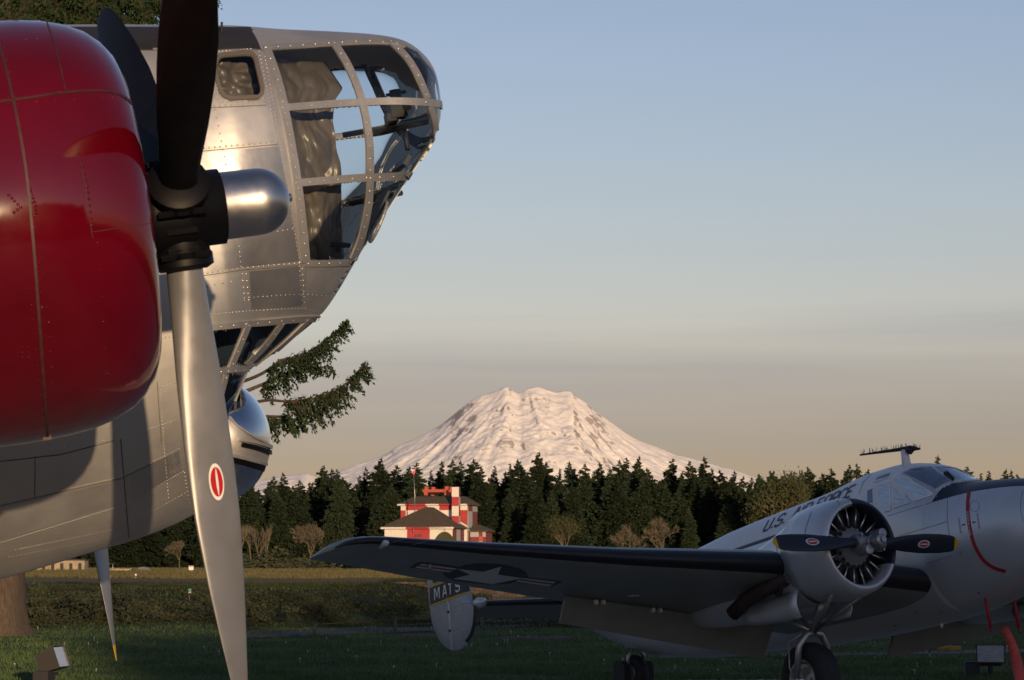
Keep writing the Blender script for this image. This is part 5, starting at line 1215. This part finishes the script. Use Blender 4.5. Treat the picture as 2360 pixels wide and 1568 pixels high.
D1 = 7.0; e1 = Z(835); u1 = U(1110)
checker('front_wall', 0, u1, [0, Z(1340), e1], [0, U(505), U(808), u1], 0, 1, W1)
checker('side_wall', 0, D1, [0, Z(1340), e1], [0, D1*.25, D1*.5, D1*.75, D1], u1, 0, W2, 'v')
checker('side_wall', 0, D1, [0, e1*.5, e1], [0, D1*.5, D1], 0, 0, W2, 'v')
def hip(name, u0, u1, v0, v1, z0, zr, ra, rb, m, over=.35, th=.12):
    "hipped roof with a ridge or flat top from ra=(u,v) to rb"
    mb = MB(); a = [(u0-over,v0-over),(u1+over,v0-over),(u1+over,v1+over),(u0-over,v1+over)]
    vs = [(x,y,z0) for x,y in a] + [(x,y,z0+th) for x,y in a] + [(ra[0],ra[1],zr),(rb[0],ra[1],zr),(rb[0],rb[1],zr),(ra[0],rb[1],zr)]
    mb.add(vs, [(3,2,1,0),(0,1,5,4),(1,2,6,5),(2,3,7,6),(3,0,4,7),(4,5,9,8),(5,6,10,9),(6,7,11,10),(7,4,8,11),(8,9,10,11)]); return mb.build(name, m, chk, smooth=False)
apx = U(760, 3.2); hip('lower_roof', 0, u1, 0, D1, e1+.03, Z(540), (apx-.25, 3.3), (apx+.25, D1-.5), M['roof'])
fa = MB()
for k, (a, b) in enumerate([(165,498),(498,808),(808,1135)]): fa.add([(U(a),-.37,e1-.02),(U(b),-.37,e1-.02),(U(b),-.37,e1+.16),(U(a),-.37,e1+.16)], [(0,1,2,3)], k % 2)
fa.build('fascia', W1, chk, smooth=False)
# tower behind
V2 = 5.2; ut0, ut1 = U(393, V2), U(1296, V2); D2 = 4.6; e2 = Z(512)
checker('tower_wall', 0, 0, [0, Z(800), Z(577), e2], [ut0, U(460,V2), U(751,V2), U(914,V2), U(1087,V2), ut1], V2, 0, W1)
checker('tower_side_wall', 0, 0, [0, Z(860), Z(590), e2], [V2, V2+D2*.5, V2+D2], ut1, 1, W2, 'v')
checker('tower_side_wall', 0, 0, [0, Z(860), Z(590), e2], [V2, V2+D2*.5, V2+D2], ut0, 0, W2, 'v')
hip('tower_roof', ut0, ut1, V2, V2+D2, e2+.02, Z(385), (U(575,V2+1.4), V2+1.5), (U(1225,V2+1.4), V2+D2-1.5), M['roof'], over=.3)
fa = MB()
for k, (a, b) in enumerate([(355,458),(458,737),(737,915),(915,1090),(1090,1296)]): fa.add([(U(a,V2),V2-.32,e2),(U(b,V2),V2-.32,e2),(U(b,V2),V2-.32,e2+.14),(U(a,V2),V2-.32,e2+.14)], [(0,1,2,3)], k % 2)
fa.build('fascia', W1, chk, smooth=False)
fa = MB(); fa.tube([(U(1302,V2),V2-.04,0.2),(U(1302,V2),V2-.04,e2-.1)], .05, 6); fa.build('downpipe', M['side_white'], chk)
fa = MB(); pA, pB = Vector((U(842,V2-.06),V2-.06,Z(548))), Vector((U(1292,V2-.06),V2-.06,Z(800))); fa.tube([pA, pB], .11, 4); fa.build('roof_trim', M['chk_white'], chk, smooth=False)
# roof-top rail of orange beams
for a, b, c, d in [(702,1040,292,330)]:
    mb = MB(); mb.box(((U(a,7)+U(b,7))/2, 6.4, (Z(c)+Z(d))/2), (U(b,7)-U(a,7), .16, Z(c)-Z(d))); mb.build('rail_beam', M['orange'], chk, smooth=False)
    mb = MB(); mb.box(((U(a,7)+U(b,7))/2, 8.4, (Z(c)+Z(d))/2), (U(b,7)-U(a,7), .16, Z(c)-Z(d))); mb.build('rail_beam', M['orange'], chk, smooth=False)
for zx, v in [(735,6.35),(1012,6.35),(820,8.4),(1070,8.4)]:
    mb = MB(); mb.box((U(zx, v), v - .02, (Z(252)+Z(372))/2), (.36, .24, Z(252)-Z(372)), Matrix.Rotation(.12,3,'Y')); mb.build('rail_post', M['orange'], chk, smooth=False)
# chimney in front of the tower
for k in range(4):
    z0, z1 = [(770,658),(658,527),(527,403),(403,272)][k]; mb = MB(); c0, c1 = U(1089, 3.9), U(1182, 3.9)
    vs = [(c0,3.9,Z(z0)),(c1,3.9,Z(z0)),(c1,4.6,Z(z0)),(c0,4.6,Z(z0)),(c0,3.9,Z(z1)),(c1,3.9,Z(z1)),(c1,4.6,Z(z1)),(c0,4.6,Z(z1))]
    if k == 0: vs = [(p[0],p[1],p[2] - (2.2 if i < 4 else 0)) for i, p in enumerate(vs)]
    mb.add(vs, [(0,1,5,4),(3,0,4,7)], 0); mb.add(vs, [(1,2,6,5)], 1); mb.add(vs, [(2,3,7,6),(4,5,6,7)], 0)
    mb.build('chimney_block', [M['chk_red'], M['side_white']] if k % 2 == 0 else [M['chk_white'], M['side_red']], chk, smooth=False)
# annex on the right
va = V2 + 1.2; ua0, ua1 = ut1, U(1540, va); ea = Z(868)
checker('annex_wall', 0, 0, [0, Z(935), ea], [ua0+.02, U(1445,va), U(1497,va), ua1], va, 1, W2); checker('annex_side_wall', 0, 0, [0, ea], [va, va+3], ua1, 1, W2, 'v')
hip('annex_roof', ua0+.1, ua1, va, va+3, ea+.02, Z(765), (ua0+.1, va+1.2), (ua0+.6, va+1.8), M['roof'], over=.28)
mb = MB(); mb.box((U(1475,va), va-.03, Z(960)), (.42,.06,.5)); mb.build('door', M['orange'], chk, smooth=False)
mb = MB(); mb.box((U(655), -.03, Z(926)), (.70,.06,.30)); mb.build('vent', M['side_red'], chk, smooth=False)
mb = MB(); mb.tube([(U(605),-.42,Z(822)),(U(1025),-.42,Z(824)),(U(1025),-.42,Z(862))], .03, 6); mb.tube([(U(605),-.42,Z(822)),(U(605),-.42,Z(885))], .03, 6); mb.build('pipe', M['steel'], chk)
# whip antenna with red lamp
def lp(u, v, z): return Vector((b0.x, BY, bz0)) + Matrix.Rotation(BA,3,'Z') @ Vector((u, v, z))
q0 = lp(U(598,2.0), 2.0, Z(655)); q1 = at(850.3 + 593/5.762, 1074.8 + 92/5.762, q0.y)
rm = empty('radio_mast', q0); tag(rm, 'thin radio mast with red lamp on the lower roof of the checkered building', 'mast')
mb = MB(); mb.tube([(0,0,-.4),(0,0,2.2),(q1.x-q0.x,0,q1.z-q0.z)], [.055,.05,.03], 6); mb.build('pole', M['steel'], rm, loc=(0,0,0)); mb = MB(); mb.box((0,0,.1), (.42,.3,.2)); mb.build('foot', M['dark'], rm, smooth=False, loc=(0,0,0))
lm = bpy.data.materials.new('red_lamp'); lm.use_nodes = True; pb = lm.node_tree.nodes['Principled BSDF']; pb.inputs['Base Color'].default_value = (.5,.01,.01,1); pb.inputs['Emission Color'].default_value = (1,.04,.05,1); pb.inputs['Emission Strength'].default_value = 1.6
mb = MB(); mb.revolve([(-.12,.05),(-.05,.10),(.15,.10),(.24,.06),(.27,.0)], (q1.x-q0.x,0,q1.z-q0.z), (0,0,1), 12); mb.build('lamp', lm, rm, loc=(0,0,0))
# ================================================================ SMALL THINGS
# low cable fence along the path
def fence_post(px, pb, pt):
    p = on_ground(px, pb); h = (pb-pt)/FPX*p.y; return p, h
FP = [(540,1470,1446),(726,1465,1437),(911,1457,1424),(1110,1450,1414),(1320,1444,1404)]
fe = empty('cable_fence', on_ground(726,1465)); tag(fe, 'low fence of short grey posts and cable along the path', 'fence'); tops = []
for px, pb, pt in FP:
    p, h = fence_post(px, pb, pt); q = p - fe.location; mb = MB(); mb.tube([q - Vector((0,0,.1)), q + Vector((0,0,h))], .045, 8); mb.box(q + Vector((0,0,h)), (.11,.11,.03)); mb.build('post', M['concrete'], fe, loc=(0,0,0)); tops.append((q, h))
for fr in (.92, .5):
    for (a, ha), (b, hb) in zip(tops, tops[1:]):
        mb = MB(); mb.tube([a + Vector((0,0,ha*fr)), a.lerp(b,.5) + Vector((0,0,(ha+hb)/2*fr-.02)), b + Vector((0,0,hb*fr))], .005, 5); mb.build('cable', M['concrete'], fe, loc=(0,0,0))
# kerb stones
def kerb(px0, px1, py, lab, h=.10, m='concrete', dp=.35):
    a, b = on_ground(px0, py), on_ground(px1, py); mb = MB(); c = (a+b)/2; L = (b-a).length
    mb.box((0,0,h/2), (L,dp,h)); o = mb.build('kerb_stone', M[m], smooth=False); o.location = (c.x, c.y, -.01); bv = o.modifiers.new('b','BEVEL'); bv.width = .015; bv.segments = 2; tag(o, lab, 'kerb', 'concrete kerbs on the lawn')
M['yellow_kerb'] = mat('yellow_kerb', (.25,.16,.03), rough=.9, var=.3, vscale=8)
kerb(928,1007,1471.5,'low concrete kerb left of the lettered tail fin'); kerb(1151,1312,1478,'long low concrete kerb right of the lettered tail fin'); kerb(2161,2212,1500,'faded yellow kerb beside the main wheel', m='yellow_kerb')
# block retaining wall in the bank
wx0, wy = TX(905,97), 97.0; wall = empty('retaining_wall', (wx0, wy, gz(wx0, wy) - .25)); tag(wall, 'low retaining wall of brown stone blocks set in the bank', 'wall')
M['block'] = mat('brown_block', (.07,.055,.045), rough=.95, var=.35, vscale=3, bump=.5, bscale=12, objrand=.35)
bme = None; rw = random.Random(9)
z1_ = EYE.z - (1341-1310)/FPX*wy - wall.location.z
for r in range(6):
    for c in range(16):
        if bme is None:
            mb = MB(); mb.box((0,0,0), (1,1,1)); o = mb.build('stone_block', M['block'], wall, smooth=False); bme = o.data
        else: o = bpy.data.objects.new('stone_block', bme); COL.objects.link(o); o.parent = wall
        o.location = (.29*c + (.14 if r % 2 else 0), rw.uniform(-.015,.015) + r*.02, z1_ - .055 - .105*(5-r)); o.scale = (.275, .2, .095)
# floodlights
def floodlight(c, yaw, lab, tilt, k=1.0, lit=True):
    e = empty('floodlight', c, (0,0,yaw)); tag(e, lab, 'floodlight', 'floodlights on the lawn'); rt_ = Matrix.Rotation(tilt,3,'X')
    z0 = .34*k; mb = MB(); f = [(-.20,-.12,-.13),(.20,-.12,-.13),(.20,-.12,.13),(-.20,-.12,.13),(-.17,.13,-.11),(.17,.13,-.11),(.17,.13,.09),(-.17,.13,.09)]
    f = [rt_ @ (Vector(p)*k) + Vector((0,0,z0)) for p in f]; mb.add(f, [(4,5,1,0),(5,6,2,1),(6,7,3,2),(7,4,0,3),(7,6,5,4)]); mb.build('housing', M['matt_brown'], e, smooth=False, loc=(0,0,0)).modifiers.new('t','SOLIDIFY').thickness = .012
    mb = MB(); g = [rt_ @ (Vector(p)*k) + Vector((0,0,z0)) for p in [(-.185,-.105,-.115),(.185,-.105,-.115),(.185,-.105,.115),(-.185,-.105,.115)]]; mb.add(g, [(0,1,2,3)]); mb.build('lens', M['lens'], e, smooth=False, loc=(0,0,0))
    mb = MB(); mb.revolve([(-.15,.0),(-.15,.03),(.15,.03),(.15,0)], rt_ @ Vector((0,-.03*k,0)) + Vector((0,0,z0)), (1,0,0), 10); mb.build('lamp_tube', M['lamp_glass'], e, loc=(0,0,0))
    mb = MB(); mb.tube([(0,0,-.05),(0,0,.17*k)], .035*k, 10); mb.box((0,0,.18*k), (.30*k,.05,.04)); mb.box((-.25*k,.02,.11*k), (.2*k,.18*k,.22*k)); mb.build('bracket', M['matt_black'], e, smooth='auto', loc=(0,0,0))
M['matt_brown'] = mat('bronze_housing', (.035,.03,.026), rough=.6)
M['lens'] = mat('lamp_lens', (.34,.37,.40), rough=.12, spec=.8, coat=1, var=.25, vscale=9, stretch=(1,1,5))
c = on_ground(120,1590); floodlight((c.x, c.y, 0), R_(80), 'bronze floodlight on the grass at the lower left', -.35, 1.15)
c = on_ground(2283,1562); floodlight((c.x, c.y, 0), R_(-6), 'square black floodlight on the grass under the transport nose', .06, 1.05)
# far field: sign, car, frame, low wall, shed, runway lights
def ground_at(px, Y): x = TX(px, Y); return Vector((x, Y, gz(x, Y)))
g = ground_at(443,240); e = empty('warning_sign', g); tag(e, 'small white sign with red heading on the far field', 'sign')
mb = MB(); mb.box((0,0,.28), (.40,.03,.36)); mb.build('board', M['white'], e, smooth=False, loc=(0,0,0)); mb = MB(); mb.box((0,-.02,.40), (.30,.012,.07)); mb.build('heading', M['decal_red'], e, smooth=False, loc=(0,0,0)); mb = MB(); mb.box((0,.03,.1), (.05,.03,.3)); mb.build('post', M['steel'], e, smooth=False, loc=(0,0,0))
g = ground_at(331,262); car = empty('parked_car', g - Vector((0,0,.75)), (0,0,R_(4))); tag(car, 'dark blue car beyond the far grass, left of the bare tree', 'car')
M['car'] = mat('car_paint', (.02,.035,.06), rough=.25, coat=.6)
pf = catmull([(-.95,.32),(-.97,.62),(-.78,.78),(-.52,.84),(-.30,1.16),(.05,1.24),(.42,1.2),(.72,.98),(.93,.92),(.98,.6),(.96,.32)],4); mb = MB(); n = len(pf)
vs = [(x*1.05,-.42 + (.05 if z > .9 else 0),z*.85) for x,z in pf] + [(x*1.05,.42 - (.05 if z > .9 else 0),z*.85) for x,z in pf]; mb.add(vs, [(i,i+1,n+i+1,n+i)[::-1] for i in range(n-1)] + [tuple(range(n)), tuple(range(2*n-1,n-1,-1)), (n-1,0,n,2*n-1)]); mb.build('body', M['car'], car, smooth='auto', loc=(0,0,0))
for x in (-.62,.62):
    for y in (-.40,.40): mb = MB(); mb.revolve([(-.06,0),(-.06,.22),(.06,.22),(.06,0)], (x,y,.22), (0,1,0), 14); mb.build('wheel', M['rubber'], car, loc=(0,0,0))
for a, b in [(-.45,-.02),(.03,.5)]: mb = MB(); mb.add([(a-.06,-.43,.73),(b,-.43,.73),(b,-.40,.98),(a+.1,-.40,.98)], [(0,1,2,3)]); mb.build('window', M['navy'], car, smooth=False, loc=(0,0,0))
g = ground_at(258,250); e = empty('metal_frame', g); tag(e, 'thin grey goal-like metal frame on the far field', 'frame'); mb = MB(); mb.tube([(-.2,0,-.3),(-.2,0,.62),(.2,0,.62),(.2,0,-.3)], .03, 6); mb.build('tube_frame', M['steel'], e, loc=(0,0,0))
M['pale'] = mat('pale_block', (.30,.25,.17), rough=.9, var=.3, vscale=1.5, bump=.4, bscale=4)
def low_block(px0, px1, Y, h, name, lab, cat, dz=0):
    a, b = TX(px0,Y), TX(px1,Y); g = ground_at((px0+px1)/2, Y); mb = MB(); n = 14; vs = []; r0 = random.Random(int(px0))
    for i in range(n+1):
        x = a + (b-a)*i/n - g.x; hh = h*(1 + r0.uniform(-.12,.12))
        vs += [(x,-.3,-.6),(x,-.25,hh),(x,.35,hh*1.02),(x,.4,-.6)]
    mb.add(vs, [(i*4+k,(i+1)*4+k,(i+1)*4+(k+1)%4,i*4+(k+1)%4) for i in range(n) for k in range(4)] + [(0,1,2,3),(n*4+3,n*4+2,n*4+1,n*4)]); o = mb.build(name, M['pale'], smooth=False); o.location = g; tag(o, lab, cat)
low_block(238,306,250,.20,'rubble_bank','pale low stone bank on the far field left of the car','bank')
sh = empty('low_shed', ground_at(130,268)); tag(sh, 'long pale flat-roofed shed behind the fir trunk', 'shed'); wS = 145/FPX*268
mb = MB(); mb.box((0,0,.1), (wS,2.5,1.6)); mb.build('wall', M['pale'], sh, smooth=False, loc=(0,0,0)); mb = MB(); mb.box((0,0,.98), (wS+.2,2.8,.12)); mb.build('roof', M['dark'], sh, smooth=False, loc=(0,0,0))
for k in range(7): mb = MB(); mb.box((-wS/2 + wS*(k+.5)/7,-1.27,.3), (.3,.06,.7)); mb.build('window', M['dark'], sh, smooth=False, loc=(0,0,0))
def field_lamp(px, Y, h, lab, m, r=.06):
    g = ground_at(px, Y); e = empty('runway_light', g); tag(e, lab, 'light', 'runway lights'); mb = MB(); mb.tube([(0,0,-.1),(0,0,h*.6)], r*.3, 6); mb.build('stem', M['steel'], e, loc=(0,0,0)); mb = MB(); mb.revolve([(h*.55,r*.5),(h*.62,r),(h*.8,r),(h*.95,r*.6),(h,.0)], (0,0,0), (0,0,1), 12); mb.build('globe', M[m], e, loc=(0,0,0))
M['green_lens'] = mat('green_lens', (.05,.35,.2), rough=.2)
field_lamp(440,84,.26,'white and green runway light in the scrub below the bomber','white',.055); field_lamp(257,140,.25,'small orange marker light by the taxiway','orange',.06); field_lamp(316,148,.25,'small pale marker light by the runway','white',.06)
p, = [ground_at(440,84)]; mb = MB(); mb.revolve([(.26,.055),(.30,.055),(.31,0)], p, (0,0,1), 12); o = mb.build('lamp_cap', M['green_lens']); o.parent = bpy.data.objects['runway_light']; o.location = -p
# post beside the building
g = ground_at(1281,150); mb = MB(); mb.box((0,0,.4), (.12,.12,1.0)); o = mb.build('wooden_post', M['bark'], smooth=False); o.location = g; tag(o, 'dark wooden post left of the checkered building', 'post')
# ---- scrub on the bank
def shrub_mesh(seed, n=520, flat=.7):
    r = random.Random(seed); mb = MB(); cl = [(Vector((r.gauss(0,.38), r.gauss(0,.3), abs(r.gauss(.25,.2))*flat)), r.uniform(.14,.32)) for _ in range(14)]
    for _ in range(n):
        c, s = r.choice(cl); d = Vector((r.gauss(0,1),r.gauss(0,1),r.gauss(.2,.8))).normalized(); p = c + d*s*r.uniform(.5,1.05); p.z = max(.0, p.z); a = (d*.6 + Vector((r.uniform(-1,1),r.uniform(-1,1),r.uniform(0,1)))).normalized(); b = a.orthogonal().normalized(); z = r.uniform(.03,.075)
        mb.add([p - b*z*.5, p + b*z*.5, p + a*z*1.6], [(0,1,2)])
    for _ in range(9):
        a = r.uniform(0,6.28); q = Vector((math.cos(a)*.35, math.sin(a)*.3, r.uniform(.3,.6))); mb.tube([(0,0,0), q*.6, q], [.012,.008,.003], 3, cap=False)
    return as_mesh(mb, 'foliage', M['shrub'])
SHM = [shrub_mesh(300+k, flat=[.7,.9,1.1,.6][k]) for k in range(4)]
rs = random.Random(77); n = 0
spots = []
for _ in range(1500):
    px = rs.uniform(20,1320); Y = rs.uniform(72,118); x = TX(px, Y); b = road_far(x)
    if Y < b + 2.5 or Y > b + 26: continue
    if noise.noise(Vector((x*.3, Y*.25, 4))) < -.12: continue
    spots.append((px, Y, x))
spots = sorted(spots[:120])
for n_, (px, Y, x) in enumerate(spots):
    s = rs.uniform(.5,1.1); hmax = max(.16, EYE.z - (1358-1310)/FPX*Y - gz(x,Y)); q = 'under the bomber' if px < 520 else 'left of the lettered tail fin' if px < 990 else 'behind the lettered tail fin'
    o = bpy.data.objects.new('shrub', SHM[rs.randrange(4)]); COL.objects.link(o); o.location = (x, Y, gz(x,Y)-.05); o.scale = (s*1.3, s, min(s*rs.uniform(.6,1.0), hmax/.75)); o.rotation_euler = (0,0,rs.uniform(0,6.28)); tag(o, 'low scrub bush on the dark bank, %s from the left' % ordinal(n_+1), 'shrub', 'scrub on the bank ' + q)
for k, (px, Y, s) in enumerate([(110,76,1.9),(165,77,1.6),(215,75,1.5),(300,76,1.4),(70,78,1.5)]):
    o = bpy.data.objects.new('shrub', SHM[k % 4]); COL.objects.link(o); x = TX(px,Y); o.location = (x, Y, gz(x,Y)-.05); o.scale = (s*1.2,s,s*.8); tag(o, 'tall pale scrub bush beside the fir trunk, %s from the trunk' % ['second','third','fourth','fifth','first'][k], 'shrub', 'scrub beside the fir trunk')
for k, (px, Y, wd, hh) in enumerate([(640,300,9,2.2),(720,310,8,2.4),(560,310,7,2.0),(830,330,9,2.4)]):
    o = bpy.data.objects.new('hedge_bush', SHM[k]); COL.objects.link(o); x = TX(px,Y); o.location = (x, Y, gz(x,Y)-.3); o.scale = (wd,4,hh*1.4); tag(o, 'wide dark bush at the edge of the far field, %s from the left' % ['second','third','first','fourth'][k], 'bush', 'bushes at the edge of the far field')
# ---- grass and dandelions
def grass(n, y0, y1, hmin, hmax, seed, name, m, pw=2500):
    r = np.random.default_rng(seed); u = r.random(n); Y = (1/(1/y0 + (1/y1 - 1/y0)*u)); X = (r.random(n)*pw - 70 - 1180)/FPX*Y
    Z = np.array([gz(x, y) for x, y in zip(X, Y)]); h = r.uniform(hmin, hmax, n)*(.6 + .8*np.clip(np.sin(X*1.3 + np.sin(Y*.9)*2)*.5+.5, 0, 1)); a = r.uniform(0, 6.28, n); w = h*.10 + .004*(Y/40)
    lean = r.normal(0, .35, (n,2))*h[:,None]; V = np.zeros((n,3,3)); V[:,0] = np.c_[X + np.cos(a)*w, Y + np.sin(a)*w, Z - .005]; V[:,1] = np.c_[X - np.cos(a)*w, Y - np.sin(a)*w, Z - .005]; V[:,2] = np.c_[X + lean[:,0], Y + lean[:,1], Z + h]
    me = bpy.data.meshes.new(name); me.vertices.add(3*n); me.vertices.foreach_set('co', V.reshape(-1)); me.loops.add(3*n); me.loops.foreach_set('vertex_index', np.arange(3*n, dtype=np.int32)); me.polygons.add(n); me.polygons.foreach_set('loop_start', np.arange(0, 3*n, 3, dtype=np.int32)); me.update(calc_edges=True); me.materials.append(m)
    o = bpy.data.objects.new(name, me); COL.objects.link(o); return o
M['grass'] = mat('grass_blades', (.032,.070,.026), rough=.8, spec=.12, col2=(.10,.138,.052), vscale=1.2, coords='Object', detail=8)
M['tall_grass'] = mat('rough_grass', (.014,.024,.009), rough=.85, spec=.15, col2=(.042,.046,.020), vscale=.9, detail=8)
tag(grass(120000, 37, 92, .025, .07, 4, 'lawn_grass', M['grass']), 'short green lawn grass under the aircraft', 'grass', kind='stuff')
tag(grass(60000, 74, 118, .04, .11, 5, 'rough_grass', M['tall_grass']), 'rough grass on the dark bank behind the path', 'grass', kind='stuff')
M['dry_grass'] = mat('dry_field_grass', (.070,.075,.032), rough=.9, spec=.1, col2=(.145,.120,.062), vscale=.12, detail=9)
tag(grass(60000, 150, 330, .05, .16, 6, 'field_grass', M['dry_grass'], 1400), 'dry sunlit grass on the far field below the wood', 'grass', kind='stuff')
dn = MB(); rd = random.Random(8)
for _ in range(110):
    px = rd.uniform(0,2400); Y = rd.uniform(40,74); x = TX(px,Y); z = gz(x,Y); h = rd.uniform(.04,.10); s = rd.uniform(.009,.017)
    dn.tube([(x,Y,z),(x+rd.uniform(-.02,.02),Y,z+h)], .003, 3, cap=False); c = Vector((x,Y,z+h)); dn.add([c+Vector(v)*s for v in [(1,0,0),(-1,0,0),(0,1,0),(0,-1,0),(0,0,1),(0,0,-1)]], [(0,2,4),(2,1,4),(1,3,4),(3,0,4),(2,0,5),(1,2,5),(3,1,5),(0,3,5)])
tag(dn.build('dandelion_heads', mat('dandelion_fluff', (.5,.5,.47), rough=1), smooth=False), 'pale dandelion heads scattered over the lawn', 'dandelions', kind='stuff')
